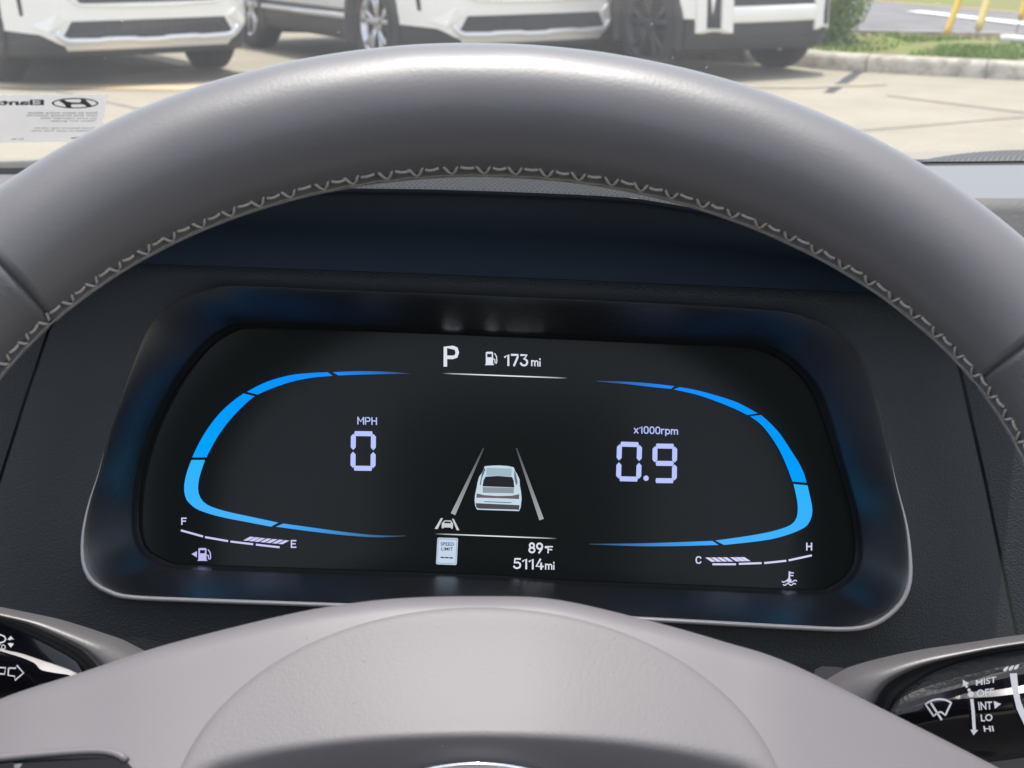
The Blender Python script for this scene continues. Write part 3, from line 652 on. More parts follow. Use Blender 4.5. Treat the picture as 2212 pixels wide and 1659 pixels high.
pix('fuel_icon', join(pump(A_, 614, 1390, 678, 1455), polyfill([(578, 1421), (606, 1406), (606, 1438)], on(A_))), srgb(190, 190, 245))
tg_ = [bar(a, b, 10, on(C_)) for a, b in (((790, 1266), (912, 1266)), ((927, 1264), (1045, 1260)), ((1058, 1260), (1173, 1248)), ((1185, 1246), (1305, 1220)))]
for k, x in enumerate((756, 786, 816, 846, 884, 910, 936)): tg_.append(polyfill([(x - 4, 1231 - k * .3), (x + 20, 1231 - k * .3), (x + 52, 1253 - k * .5), (x + 28, 1253 - k * .5)], on(C_)))
tg_ += [rect_strokes('C', 703, 1224, 733, 1264, on(C_), .17), rect_strokes('H', 1276, 1154, 1307, 1195, on(C_), .17)]
pix('temperature_gauge', join(*tg_), srgb(215, 215, 250))
wv = lambda y0, x0, x1: path([(x, y0 + 5 * math.sin((x - x0) / (x1 - x0) * 4 * math.pi)) for x in np.linspace(x0, x1, 17)], 6, on(C_))
pix('coolant_icon', join(bar((1190, 1303), (1188, 1346), 9, on(C_)), bar((1194, 1310), (1212, 1311), 6, on(C_)), bar((1194, 1324), (1210, 1325), 6, on(C_)), disc((1188, 1350), 12, on(C_)), wv(1354, 1150, 1228), wv(1370, 1156, 1222)), srgb(205, 208, 240))

# ------------------------------------------------------------------ dashboard
dash = thing('dashboard', 'dark dashboard with grained cluster hood, behind the steering wheel', 'dashboard', tuple(P(1106, 1500, .68)))
bound = [(300, 569), (900, 590), (1400, 611), (1900, 633), (1990, 655), (2065, 775), (2125, 1040), (2185, 1330), (2200, 1400), (2190, 1500), (1700, 1500), (1075, 1500), (300, 1500), (-80, 1500), (-100, 1420), (-60, 1230), (0, 1045), (58, 860), (112, 700), (170, 600)]
bl = lin(bound + [bound[0]], 1400)
ab = np.arctan2(bl[:, 1] - 990, bl[:, 0] - 1075) % (2 * math.pi); oo = np.argsort(ab)
lb = at(ab[oo], bl[oo])
PF = 0.028
lo2 = lo + nr2 * 0.5
rows = [ringpts(lo2 * 0.97 + lb * .03, DO - .012), ringpts(lo2, DO + 0.0003), ringpts(lo2 * .97 + lb * .03, DO), ringpts(lo2 * .85 + lb * .15, PF + .001), ringpts(lo2 * .5 + lb * .5, PF), ringpts(lb * .97 + lo2 * .03, PF), ringpts(lb * .992 + lo2 * .008, PF - .0005), ringpts(lb, PF - .003), ringpts(lb, PF - .016)]
obj('cluster_surround', loft(rows[1:], closed=True), M['panel'], dash)
def poly_side(pts, off0, off1):
    return prism(pts, lambda x, y: CP.hit(x, y, off0), lambda x, y: CP.hit(x, y, off1))
obj('side_trim', poly_side([(104, 706), (50, 866), (-8, 1048), (-68, 1232), (-110, 1425), (-700, 1500), (-700, 560), (150, 560)], PF - .003, PF - .02), M['panel'], dash, smooth=False)
obj('side_trim', poly_side([(2072, 770), (2132, 1038), (2191, 1328), (2206, 1402), (2206, 1600), (2900, 1600), (2900, 640), (2010, 640)], PF - .004, PF - .02), M['panel'], dash, smooth=False)
obj('dash_body', loft([[P(x, y, d) for x in np.linspace(-900, 3100, 20)] for y, d in ((585, .74), (640, .70), (1000, .69), (1700, .70), (2100, .62), (2300, .60))]), M['gap'], dash)
def ylip(x): return float(np.interp(x, [-120, 0, 150, 300, 500, 640, 778, 934, 1092, 1262, 1371, 1469, 1560, 1640, 1750, 2000, 2230], [640, 560, 460, 405, 400, 401, 404, 406, 411, 418, 425, 441, 456, 471, 500, 560, 680]))
def ycrease(x): return 569 + (x - 300) * 0.04
xs = np.linspace(-110, 2220, 90)
yback = lambda x: float(np.interp(x, [-120, 0, 150, 300, 1800, 1950, 2100, 2230], [600, 500, 390, 352, 352, 390, 520, 620]))
obj('cluster_hood', loft([[P(x, ylip(x) + 3, .568) for x in xs], [P(x, ylip(x) + 8, .572) for x in xs], [P(x, ylip(x) + 11, .655) for x in xs], [P(x, ylip(x) + 24, .662) for x in xs], [P(x, (ylip(x) + ycrease(x)) / 2, .648) for x in xs], [P(x, ycrease(x) - 14, .634) for x in xs], [P(x, ycrease(x) + 10, .632) for x in xs]]), M['navy'], dash)
# grained hood top: real beads on the strip under the rim, smooth behind
gx = np.linspace(560, 1640, 640); rows = []
nrow = 44
for k in range(nrow):
    t = k / (nrow - 1); d = .568 + .06 * t; row = []
    for i, x in enumerate(gx):
        yy = ylip(x) + 3 - 36 * t ** 0.8
        ph = (x - 560) / 11.5 * 2 * math.pi; pv = t * 9 * 2 * math.pi
        hgt = max(0, math.sin(ph + (math.pi if int(t * 9) % 2 else 0) + 0.5 * math.sin(x * .05))) * max(0, math.sin(pv / 2) ** 2)
        row.append(P(x, yy - 5.0 * hgt, d))
    rows.append(row)
obj('hood_grain', loft(rows), M['visor'], dash)
obj('hood_top', loft([[P(x, ylip(x) - 33 + dy, d) for x in xs] for dy, d in ((4, .626), (-2, .70))] + [[P(x, max(yback(x), min(ylip(x), 430) - 45 - (max(0, min(ylip(x), 430) - 410))), .80) for x in xs], [P(x, yback(x), 1.05) for x in xs]]), M['visor'], dash)
yfar = lambda x: 377 + (356 - 377) * x / 2212
for x0, x1, yn in ((-700, 260, 446), (1690, 2900, 428)):
    xx = np.linspace(x0, x1, 24)
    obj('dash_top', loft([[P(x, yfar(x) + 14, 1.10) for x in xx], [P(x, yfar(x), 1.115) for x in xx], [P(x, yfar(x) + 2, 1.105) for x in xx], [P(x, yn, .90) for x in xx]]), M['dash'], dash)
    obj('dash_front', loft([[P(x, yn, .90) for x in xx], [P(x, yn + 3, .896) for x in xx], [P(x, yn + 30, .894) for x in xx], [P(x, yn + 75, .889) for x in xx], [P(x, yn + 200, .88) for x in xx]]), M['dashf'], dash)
xx = np.linspace(-900, 3100, 60)
obj('base_gap', loft([[P(x, yfar(x) + 14, 1.12) for x in xx], [P(x, yfar(x) - 14, 1.15) for x in xx]]), M['gap'], dash)  # solid black strip stands in for the shaded gap
def stripes(name, c0, c1, sc):
    m = mat(name, c0, 0.6); t = m.node_tree; b = t.nodes['Principled BSDF']
    tc = t.nodes.new('ShaderNodeTexCoord'); mp = t.nodes.new('ShaderNodeMapping'); mp.inputs['Rotation'].default_value = (0, 0, R(35))
    w = t.nodes.new('ShaderNodeTexWave'); w.inputs['Scale'].default_value = sc; w.inputs['Distortion'].default_value = 0.6
    mx = t.nodes.new('ShaderNodeMix'); mx.data_type = 'RGBA'; mx.inputs[6].default_value = (*c0, 1); mx.inputs[7].default_value = (*c1, 1)
    t.links.new(tc.outputs['Object'], mp.inputs[0]); t.links.new(mp.outputs[0], w.inputs[0]); t.links.new(w.outputs['Fac'], mx.inputs[0]); t.links.new(mx.outputs[2], b.inputs['Base Color']); return m
M['frit'] = stripes('defroster_mesh', (0.26, 0.235, 0.195), (0.15, 0.135, 0.115), 95)
M['frit2'] = stripes('dark_mesh', (0.018, 0.019, 0.023), (0.07, 0.072, 0.08), 95)
ytop = lambda x: 342 + (325 - 342) * x / 2212
obj('defroster_strip', loft([[P(x, yfar(x) - 9, 1.145) for x in xx], [P(x, (yfar(x) - 9 + ytop(x)) / 2, 1.17) for x in xx], [P(x, ytop(x) + 1, 1.19) for x in xx], [P(x, ytop(x) + 8, 1.21) for x in xx]]), M['frit'], dash)
hx = np.linspace(1990, 2420, 30); hump = lambda x: math.sin(math.pi * min(1, max(0, (x - 1990) / 430))) ** .7
obj('dark_hump', loft([[P(x, yfar(x) - 8.5, 1.140) for x in hx], [P(x, yfar(x) - 9 - 10 * hump(x), 1.143) for x in hx], [P(x, yfar(x) - 10 - 20 * hump(x), 1.155) for x in hx], [P(x, yfar(x) - 10 - 22.5 * hump(x), 1.165) for x in hx], [P(x, yfar(x) - 6, 1.18) for x in hx]]), M['frit2'], dash)  # dark striped hump at the windshield base

# ------------------------------------------------------------------ windshield with dust specks and a film tuned for veiling haze, sticker
def glass_mat():
    m = bpy.data.materials.new('dusty_hazy_glass'); m.use_nodes = True; t = m.node_tree; t.nodes.clear()
    tr = t.nodes.new('ShaderNodeBsdfTransparent'); tr.inputs[0].default_value = (0.97, 0.985, 0.98, 1)
    tl = t.nodes.new('ShaderNodeBsdfTranslucent'); tl.inputs[0].default_value = (0.9, 0.93, 0.97, 1)
    gl_ = t.nodes.new('ShaderNodeBsdfGlossy'); gl_.inputs['Roughness'].default_value = 0.02
    tc = t.nodes.new('ShaderNodeTexCoord')
    n = t.nodes.new('ShaderNodeTexNoise'); n.inputs['Scale'].default_value = 9; n.inputs['Detail'].default_value = 8
    mr = t.nodes.new('ShaderNodeMapRange'); mr.inputs[1].default_value = .3; mr.inputs[2].default_value = .7; mr.inputs[3].default_value = DUST_HAZE * .75; mr.inputs[4].default_value = DUST_HAZE * 1.25
    n2 = t.nodes.new('ShaderNodeTexVoronoi'); n2.inputs['Scale'].default_value = 60
    mr2 = t.nodes.new('ShaderNodeMapRange'); mr2.inputs[1].default_value = .03; mr2.inputs[2].default_value = .05; mr2.inputs[3].default_value = 0.22; mr2.inputs[4].default_value = 0.0
    ad = t.nodes.new('ShaderNodeMath'); ad.operation = 'ADD'
    mx = t.nodes.new('ShaderNodeMixShader'); fr = t.nodes.new('ShaderNodeFresnel'); fr.inputs[0].default_value = 1.25
    mx2 = t.nodes.new('ShaderNodeMixShader'); o = t.nodes.new('ShaderNodeOutputMaterial')
    L = t.links.new
    L(tc.outputs['Object'], n.inputs[0]); L(tc.outputs['Object'], n2.inputs[0]); L(n.outputs[0], mr.inputs[0]); L(n2.outputs['Distance'], mr2.inputs[0])
    L(mr.outputs[0], ad.inputs[0]); L(mr2.outputs[0], ad.inputs[1]); L(ad.outputs[0], mx.inputs[0]); L(tr.outputs[0], mx.inputs[1]); L(tl.outputs[0], mx.inputs[2])
    L(fr.outputs[0], mx2.inputs[0]); L(mx.outputs[0], mx2.inputs[1]); L(gl_.outputs[0], mx2.inputs[2]); L(mx2.outputs[0], o.inputs[0]); return m
DUST_HAZE = 0.031  # translucent share of the film, set for the haze veil
M['glass'] = glass_mat()
WB = np.array([0, 1.235, 1.018]); WT = np.array([0, 0.66, 1.42])
def wsp(x, t, off=0.0):
    p = WB * (1 - t) + WT * t; n = np.array([0, -(WT - WB)[2], (WT - WB)[1]]); n /= np.linalg.norm(n)
    n = n if n[1] < 0 else -n
    return np.array([x, p[1] - 0.10 * (x / .7) ** 2, p[2]]) + n * off
tag(obj('windshield', loft([[wsp(x, t) for x in np.linspace(-.75, .95, 24)] for t in np.linspace(-.04, 1, 20)]), M['glass']), 'slightly dusty and hazy sloping car windshield above the dashboard', 'windshield')
wn = np.array([0, -(WT - WB)[2], (WT - WB)[1]]); wn /= np.linalg.norm(wn); wn = -wn if wn[1] > 0 else wn
# local plane of the glass under the sticker
pc = wsp(-.34, .15); e1 = wsp(-.30, .15) - wsp(-.38, .15); e2 = wsp(-.34, .3) - wsp(-.34, 0); pn = np.cross(e1, e2); pn /= np.linalg.norm(pn); pn = -pn if pn[1] > 0 else pn
def onglass(off):
    def f(X, Y):
        x, y = (X / 7.373) * .86406, (200 + Y / 7.373) * .86406
        v = W(ray(x, y)) - CAM; k = np.dot(pc + pn * off - CAM, pn) / np.dot(v, pn); return CAM + v * k
    return f
M['paper'] = mat('sticker_paper', (0.62, 0.61, 0.61), 0.8, var=(30, (0.58, 0.57, 0.57), .4, .6))
M['ink'] = mat('sticker_ink', (0.10, 0.10, 0.11), 0.8)
st_o = thing('windshield_sticker', 'pale grey sticker with mirrored lettering on the lower left windshield', 'sticker', tuple(onglass(.0)(500, 1100)))
def paper_mat():
    m = M['paper']; t = m.node_tree; b = t.nodes['Principled BSDF']; o = t.nodes['Material Output']
    tl = t.nodes.new('ShaderNodeBsdfTranslucent'); tl.inputs[0].default_value = (.84, .83, .83, 1); mx = t.nodes.new('ShaderNodeMixShader'); mx.inputs[0].default_value = .5
    t.links.new(b.outputs[0], mx.inputs[1]); t.links.new(tl.outputs[0], mx.inputs[2]); t.links.new(mx.outputs[0], o.inputs[0])
paper_mat()
obj('paper', prism([(-2600, 250), (1935, 272), (1968, 282), (1980, 312), (1828, 1130), (-2600, 1185)], onglass(.0015), onglass(.0018)), M['paper'], st_o, smooth=False)
og = onglass(.0024)
def mtext(body, xr, xl, y0, y1, bold=0.01): return textq(body, (xr, y0), (xl, y0), (xl, y1), (xr, y1), og, bold)
el = [(1385 + 430 * math.cos(q), 428 + 97 * math.sin(q)) for q in np.linspace(0, 2 * math.pi, 49)]
ei = [(1385 + 392 * math.cos(q), 428 + 76 * math.sin(q)) for q in np.linspace(0, 2 * math.pi, 49)]
logo = join(loft([[og(*p) for p in el], [og(*p) for p in ei]]), polyfill([(1085, 385), (1180, 362), (1230, 395), (1335, 512), (1238, 518), (1175, 440)], og),
            polyfill([(1478, 345), (1560, 345), (1590, 380), (1700, 478), (1600, 492), (1530, 440)], og), polyfill([(1200, 388), (1320, 412), (1470, 415), (1500, 380), (1600, 470), (1500, 446), (1330, 450), (1290, 480)], onglass(.0026)))
obj('emblem', logo, M['ink'], st_o, smooth=False)
obj('lettering', join(mtext('Elantra', 812, -330, 362, 465, .035), mtext('Scan to learn more about', 1800, 515, 585, 622), mtext('new and existing features', 1795, 490, 636, 674), mtext('on your Hyundai with', 1780, 745, 688, 724), mtext('"How-To" guides.', 1768, 915, 738, 776),
    mtext('Some features may not be', 1738, 630, 872, 906), mtext('available on your Trim level.', 1728, 570, 922, 956), mtext('For the', 435, 205, 1072, 1104), polyfill([(1310, 1064), (1560, 1052), (1560, 1072), (1310, 1084)], og)), M['ink'], st_o, smooth=False)

# ------------------------------------------------------------------ steering wheel
fp = [-0.00405, 0.0389, 0.42996, 0.77987, -0.00299, 0.03475, -0.00353, 0.00324, -0.00739, 0.01955, 0.00015, -0.00026, -0.00019, -0.00019]
TAU, PSI = 0.3, 0.05
wn_ = np.array([math.sin(PSI) * math.cos(TAU), -math.sin(TAU), -math.cos(TAU) * math.cos(PSI)])
wu = np.cross(wn_, [0, 1, 0]); wu /= np.linalg.norm(wu); wu = -wu if wu[0] < 0 else wu
wv_ = np.cross(wn_, wu); wv_ /= np.linalg.norm(wv_); wv_ = -wv_ if wv_[1] > 0 else wv_
wc = np.array(fp[:3])
def ringc(ph):
    f = fp[4:9]; Rr = 0.166 * (1 + f[0] * np.sin(ph) + f[1] * np.cos(2 * ph) + f[2] * np.sin(2 * ph) + f[3] * np.cos(3 * ph) + f[4] * np.sin(3 * ph))
    sn = min(0.0, math.sin(ph))
    return wc + Rr * np.cos(ph) * (1 + .6 * sn * sn * (1 + sn)) * wu + fp[3] * Rr * np.sin(ph) * (1.9 if sn < 0 else 1.0) * wv_
def ringr(ph):
    g = fp[9:14]; return g[0] + g[1] * math.cos(ph) + g[2] * math.cos(2 * ph) + g[3] * math.sin(2 * ph) + g[4] * math.sin(ph)
def ringframe(ph):
    t = ringc(ph + 1e-4) - ringc(ph - 1e-4); e = np.cross(t, wn_); e /= np.linalg.norm(e); c = ringc(ph)
    return c, (e if np.dot(e, c - wc) > 0 else -e)
def rimc(ph, th, dr=0.0):                                             # camera axes
    c, e = ringframe(ph); return c + (ringr(ph) + dr) * (math.cos(th) * e + math.sin(th) * wn_)
def rimp(ph, th, dr=0.0): return W(rimc(ph, th, dr))
def proj(c): return np.array([CXV + FV * c[0] / c[2], CYV + FV * c[1] / c[2]])
wheel = thing('steering_wheel', 'grey leather steering wheel with beige cross stitching in front of the cluster', 'steering wheel', tuple(W(wc + np.array([0, .06, .03]))))
phs = np.linspace(math.pi * .75, math.pi * 1.15, 200); sL = phs[np.argmin([np.linalg.norm(proj(rimc(p, 2.6)) - np.array([108, 688])) for p in phs])]
phs = np.linspace(-.45, math.pi * .25, 200); sR = phs[np.argmin([np.linalg.norm(proj(rimc(p, 2.6)) - np.array([2132, 808])) for p in phs])]
def rim_part(a, b, n, name, m):
    rows = []
    gs = 0.0016 / 0.15
    st = np.concatenate([[a, a + gs * .5, a + gs], np.linspace(a + gs * 2, b - gs * 2, n), [b - gs, b - gs * .5, b]])
    for p in st:
        k = min(p - a, b - p) / gs; dr = -0.0016 * max(0, 1 - k) ** 1.5
        # leather wrinkles and seam ridge along the inner edge
        row = []
        for th in np.linspace(0, 2 * math.pi, 72, endpoint=False):
            w = 0.00012 * noise.noise(Vector((p * 9, th * 2.0, 1.0)))
            row.append(rimp(p, th, dr + w))
        rows.append(row)
    return recalc(obj(name, loft(rows, closed=True), m, wheel))
rim_part(sR, sL, 260, 'rim_leather', M['leather'])
lowm = (sL + sR + 2 * math.pi) / 2
rim_part(sL, lowm, 90, 'rim_grip', M['grip']); rim_part(lowm, sR + 2 * math.pi, 90, 'rim_grip', M['grip'])
# inner silhouette angle, fitted by a smooth law round the rim
ths = np.linspace(math.pi * .55, math.pi * 1.35, 160); data = []
for p in np.linspace(sR - .1, sL + .1, 60):
    c, e = ringframe(p); d = [np.dot(math.cos(t) * e + math.sin(t) * wn_, rimc(p, t)) for t in ths]
    k = int(np.argmin(np.abs(d))); data.append((p, ths[k]))
data = np.array(data); co_ = np.polyfit(data[:, 0], data[:, 1], 4)
thS = lambda p: float(np.polyval(co_, p))
THR = []
def thread(seq, r=0.00050): THR.append(tube([rimp(p, th, dr) for p, th, dr in seq], r, 6))
nst = 44
span = np.linspace(sR - .35, sL + .35, nst + 1)
for i in range(nst):
    p0, p1 = span[i], span[i + 1]; L = p1 - p0; j = random.uniform(-.05, .05) * L
    T = lambda d: (lambda p: thS(p) - d)
    up_, mid, lw = T(.56), T(.47), T(.27)
    thread([(p0 + L * x + j, up_(p0 + L * x) + .015 * math.sin(9 * i + x * 7), .0002 + .0004 * math.sin(math.pi * (x - .03) / .42)) for x in np.linspace(.03, .45, 6)], 0.00046)
    thread([(p0 + L * .52 + j, up_(p0 + L * .5) - .02, -.0004), (p0 + L * .60 + j, mid(p0 + L * .6), .0003), (p0 + L * .70 + j, T(.40)(p0 + L * .7), .0005), (p0 + L * .82 + j, mid(p0 + L * .8), .0005), (p0 + L * .94 + j, up_(p0 + L * .95), .0001), (p0 + L * .97 + j, up_(p0 + L) - .01, -.0005)], 0.00046)
    thread([(p0 + L * x, T(.30 - .05 * math.sin(math.pi * x))(p0 + L * x), .0) for x in np.linspace(0, 1, 6)], .00026)
obj('stitching', join(*THR), M['thread'], wheel)

# hub: spoke cover and airbag cover
HP = Plane(wc - wn_ * 0.012, wn_)
yo_pts = [(-900, 2050), (-500, 1760), (-250, 1620), (0, 1510), (180, 1451), (350, 1395), (600, 1332), (740, 1306), (870, 1292), (1040, 1288), (1200, 1295), (1400, 1340), (1560, 1385), (1700, 1430), (1900, 1528), (2150, 1655), (2400, 1790), (2900, 2100)]
cyo = cr(yo_pts, 500)
yo = lambda x: float(np.interp(x, cyo[:, 0], cyo[:, 1]))
ea, eb, ecx, ecy = 674.0, 488.0, 1035.0, 1800.0
def Hs(x, y):                                                         # height of the hub towards the driver, metres
    d = max(0, y - yo(x))
    return 0.006 * (1 - math.exp(-d / 9)) + 0.00006 * d
def Hc(x, y):
    rho = math.hypot((x - ecx) / ea, (y - ecy) / eb); q = max(0, 1 - rho)
    h = 0.0006 * (1 - math.exp(-q / .010)) + 0.012 * q * q
    r2 = math.hypot((x - ecx) / 735, (y - ecy) / 192)
    s = max(0.0, 1.15 - r2)
    return h - 0.046 * s * s / (s + .13) * min(1.0, q / .12)
def hubp(x, y, h):
    r = ray(x, y); d = HP.dep(x, y); d2 = d - h / abs(np.dot(r, HP.n)); return W(r * d2)
cols_ = np.linspace(-850, 2850, 300); tt = np.concatenate([np.linspace(0, .06, 14) ** 1.0, np.linspace(.075, 1, 50)])
Hb = lambda x, y: Hs(x, y) - .02 * min(1, max(0, .95 - math.hypot((x - ecx) / ea, (y - ecy) / eb)) / .06)
rows = [[hubp(x, yo(x) + 3, -.02) for x in cols_]] + [[hubp(x, yo(x) + t * 620, Hb(x, yo(x) + t * 620)) for x in cols_] for t in tt]
obj('spoke_cover', loft(rows), M['hub'], wheel)
qs = np.linspace(0, 2 * math.pi, 200, endpoint=False); rows = []
for s in np.concatenate([[1.006], 1 - np.array([0, .003, .007, .012, .02, .03, .05]), np.linspace(.92, .02, 52)]):
    row = []
    for q_ in qs:
        x, y = ecx + ea * s * math.cos(q_), ecy + eb * s * math.sin(q_)
        row.append(hubp(x, y, Hs(x, y) + (-.0004 if s > 1 else Hc(x, y))))
    rows.append(row)
v, f = loft(rows, closed=True); f.append(tuple((len(rows) - 1) * 200 + i for i in range(200)))
obj('airbag_cover', (v, f), M['airbag'], wheel)
# specks of dust lying on the hub
sp = []
for i in range(20):
    x, y = random.uniform(150, 2000), random.uniform(1330, 1650)
    if y < yo(x) + 15: continue
    inside = math.hypot((x - ecx) / ea, (y - ecy) / eb) < .98
    h0 = Hs(x, y) + (Hc(x, y) if inside else 0) + .0002; rr2 = random.uniform(.7, 2.2)
    sp.append(polyfill([(x + rr2 * math.cos(q_) * random.uniform(.6, 1.3), y + rr2 * math.sin(q_) * random.uniform(.6, 1.2)) for q_ in np.linspace(0, 2 * math.pi, 7, endpoint=False)], lambda a, b: hubp(a, b, h0)))
obj('dust', join(*sp), mat('dust_specks', (0.26, 0.25, 0.24), .9), wheel, smooth=False, kind='stuff')
# emblem oval in the middle, only its top edge enters the picture
ec = (1030, 1720)
def emb(x, y, h): return hubp(x, y, Hs(x, y) + Hc(x, y) + h)
rows = []
for a, b, h in ((205, 74, -.004), (205, 74, .003), (198, 70, .0045), (180, 60, .0045), (174, 57, .002)):
    rows.append([emb(ec[0] + a * math.cos(q_), ec[1] + b * math.sin(q_), h) for q_ in np.linspace(0, 2 * math.pi, 64, endpoint=False)])
hb = [prism(p, lambda x, y: emb(x, y, .001), lambda x, y: emb(x, y, .005)) for p in ([(890, 1690), (935, 1665), (985, 1770), (930, 1768)], [(1075, 1662), (1130, 1662), (1170, 1740), (1120, 1765)], [(950, 1722), (960, 1700), (1110, 1712), (1105, 1735)])]
obj('emblem', join(loft(rows, closed=True), *hb), M['chrome'], wheel)
# gloss black switch panel in the left spoke
sw = [(-700, 1800), (-700, 1700), (-200, 1658), (0, 1641), (60, 1635), (164, 1627), (219, 1626), (251, 1632), (273, 1645), (290, 1668), (300, 1720), (300, 1800)]
hh = lambda x, y, h: hubp(x, y, Hs(x, y) + h)
sws = cr(sw, 80)
obj('switch_panel', prism([tuple(q) for q in sws], lambda x, y: hh(x, y, .0008), lambda x, y: hh(x, y, -.004)), M['satin_black'], wheel, smooth=False)
obj('switch_surround', tube([hh(x, y - 2.5, .0006) for x, y in sws[:70]], .0011, 6), M['hub'], wheel)
obj('switch_button', prism([(-300, 1690), (30, 1646), (34, 1800), (-300, 1800)], lambda x, y: hh(x, y, .0022), lambda x, y: hh(x, y, .0)), M['satin_black'], wheel, smooth=False)

# steering column shroud behind the hub
col = thing('steering_column', 'black steering column shroud just behind the wheel hub', 'steering column', tuple(P(1075, 1560, .58)))
rows = []
for d, w, y0, y1 in ((.50, 560, 1462, 1900), (.53, 600, 1448, 1900), (.60, 600, 1440, 1900)):
    rows.append([P(1075 + w * math.copysign(abs(math.cos(q_)) ** .5, math.cos(q_)), y1 - (y1 - y0) * abs(math.sin(q_)) ** .5, d) for q_ in np.linspace(math.pi, 0, 40)])
obj('shroud', loft(rows), M['panel'], col)

# ------------------------------------------------------------------ stalks
EL = Z(0, 1480, 5.53); ER = Z(2160, 1600, 5.53)
def stalk(name, label, z, topc, lowc, ringc_, sd, root, dn):
    n = 60; a, b, c = cr(topc, n), cr(lowc, n), cr(ringc_, n)
    f = lambda q, d: P(*z(*q), d)
    o = thing(name, label, 'control stalk', tuple(f(lowc[len(lowc) // 2], sd)))
    rows = [[f(q + np.array([0, 60]), sd + .05) for q in a], [f(q + np.array([0, 10]), sd + .022) for q in a]]
    for t, d in ((0, .016), (.12, .010), (.3, .0055), (.55, .002), (.8, .0), (.93, .0), (1.0, .0015)):
        rows.append([f(a[i] * (1 - t) + b[i] * t, sd + d) for i in range(n)])
    obj('shell', loft(rows), M['stalk'], o)
    obj('shell_lip', loft([[f(b[i], sd + .0015) for i in range(n)], [f(b[i] * .5 + c[i] * .5, sd + .006) for i in range(n)], [f(c[i], sd + .004) for i in range(n)]]), M['gap'], o)
    return o, f, c
ls, fl, cL = stalk('turn_signal_stalk', 'left control stalk with white arrow marks on gloss black end', EL,
    [(-900, 60), (-400, 130), (0, 205), (350, 275), (800, 370), (1200, 490), (1500, 590), (1700, 660), (1900, 760), (2300, 960)],
    [(-900, 210), (-400, 265), (0, 345), (400, 450), (800, 630), (1100, 790), (1250, 920), (1340, 1020), (1400, 1120), (1440, 1250)],
    [(-900, 300), (-400, 360), (0, 450), (300, 570), (700, 760), (1000, 930), (1150, 1060), (1220, 1150), (1250, 1220), (1270, 1300)], .505, None, None)
fdL = .5085
# face: upper flat, ridge facet coloured pale to stand for a bright reflection, lower flat
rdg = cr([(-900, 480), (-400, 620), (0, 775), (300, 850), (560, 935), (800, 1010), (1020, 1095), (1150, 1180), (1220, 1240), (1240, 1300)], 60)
rdg2 = cr([(-900, 520), (-400, 660), (0, 812), (300, 905), (480, 985), (570, 1075), (780, 1120), (960, 1150), (1080, 1230), (1180, 1310)], 60)
obj('gloss_face', loft([[fl(q, fdL) for q in cL], [fl(cL[i] * .5 + rdg[i] * .5, fdL - .001) for i in range(60)], [fl(q, fdL - .0015) for q in rdg]]), M['piano'], ls)
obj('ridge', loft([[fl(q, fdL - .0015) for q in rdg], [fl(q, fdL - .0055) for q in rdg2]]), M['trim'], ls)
obj('lower_face', loft([[fl(q, fdL - .0055) for q in rdg2], [fl(q + np.array([0, 500]), fdL - .006) for q in rdg2], [fl(q + np.array([0, 900]), fdL + .02) for q in rdg2]]), M['piano'], ls)
fp1 = lambda x, y: fl((x, y), fdL - .0026); fp2 = lambda x, y: fl((x, y), fdL - .0075)
arrow = [(120, 1050), (215, 1055), (232, 1012), (325, 1120), (205, 1222), (202, 1165), (112, 1152)]
mk = [path(arrow + [arrow[0]], 22, fp2), path([(-90, 1040), (75, 1048), (62, 1135), (-100, 1125)], 22, fp2)]
mk += [path([(-40, 598), (10, 592), (60, 615), (80, 650), (60, 685), (10, 702), (-40, 690)], 20, fp1), polyfill([(100, 655), (150, 607), (195, 660), (160, 652), (140, 668)], fp1), polyfill([(105, 712), (145, 704), (192, 715), (150, 770)], fp1), textq('AUTO', (-150, 700), (78, 730), (78, 800), (-150, 765), fp1, .01)]
obj('markings', join(*mk), M['print'], ls, smooth=False)
rs, frr, cR = stalk('wiper_stalk', 'right control stalk printed with wiper settings MIST OFF INT', ER,
    [(-700, 640), (-500, 520), (-300, 410), (0, 310), (400, 210), (800, 130), (1200, 70), (1600, 10), (2000, -50), (2800, -150)],
    [(60, 1150), (110, 1000), (160, 860), (230, 720), (350, 590), (550, 470), (800, 365), (1100, 280), (1500, 190), (1900, 110), (2800, -20)],
    [(270, 1250), (290, 1120), (330, 1000), (400, 840), (500, 720), (700, 590), (1000, 430), (1400, 290), (1900, 180), (2800, 50)], .505, None, None)
fdR = .5085
r1 = cr([(300, 1250), (330, 1110), (380, 980), (560, 850), (800, 745), (1100, 670), (1500, 560), (1900, 445), (2800, 220)], 60)
r2 = cr([(310, 1260), (345, 1130), (400, 1010), (580, 880), (820, 790), (1110, 715), (1500, 620), (1900, 540), (2800, 330)], 60)
r3 = cr([(330, 1270), (360, 1140), (430, 1020), (640, 930), (860, 860), (1190, 800), (1500, 720), (1900, 680), (2800, 520)], 60)
r4 = cr([(335, 1275), (365, 1150), (440, 1035), (650, 945), (880, 880), (1210, 832), (1500, 800), (1900, 770), (2800, 640)], 60)
obj('textured_face', loft([[frr(q, fdR) for q in cR], [frr(cR[i] * .5 + r1[i] * .5, fdR - .002) for i in range(60)], [frr(q, fdR - .003) for q in r1]]), mat('textured_black', (0.012, 0.014, 0.014), .45, bump=(700, .5, .0008)), rs)
obj('ridge', loft([[frr(q, fdR - .003) for q in r1], [frr(q, fdR - .0062) for q in r2]]), M['ridge'], rs)  # facet toned lighter than the face to suggest a reflected streak
obj('gloss_face', loft([[frr(q, fdR - .0062) for q in r2], [frr(q, fdR - .0068) for q in r3]]), M['piano'], rs)
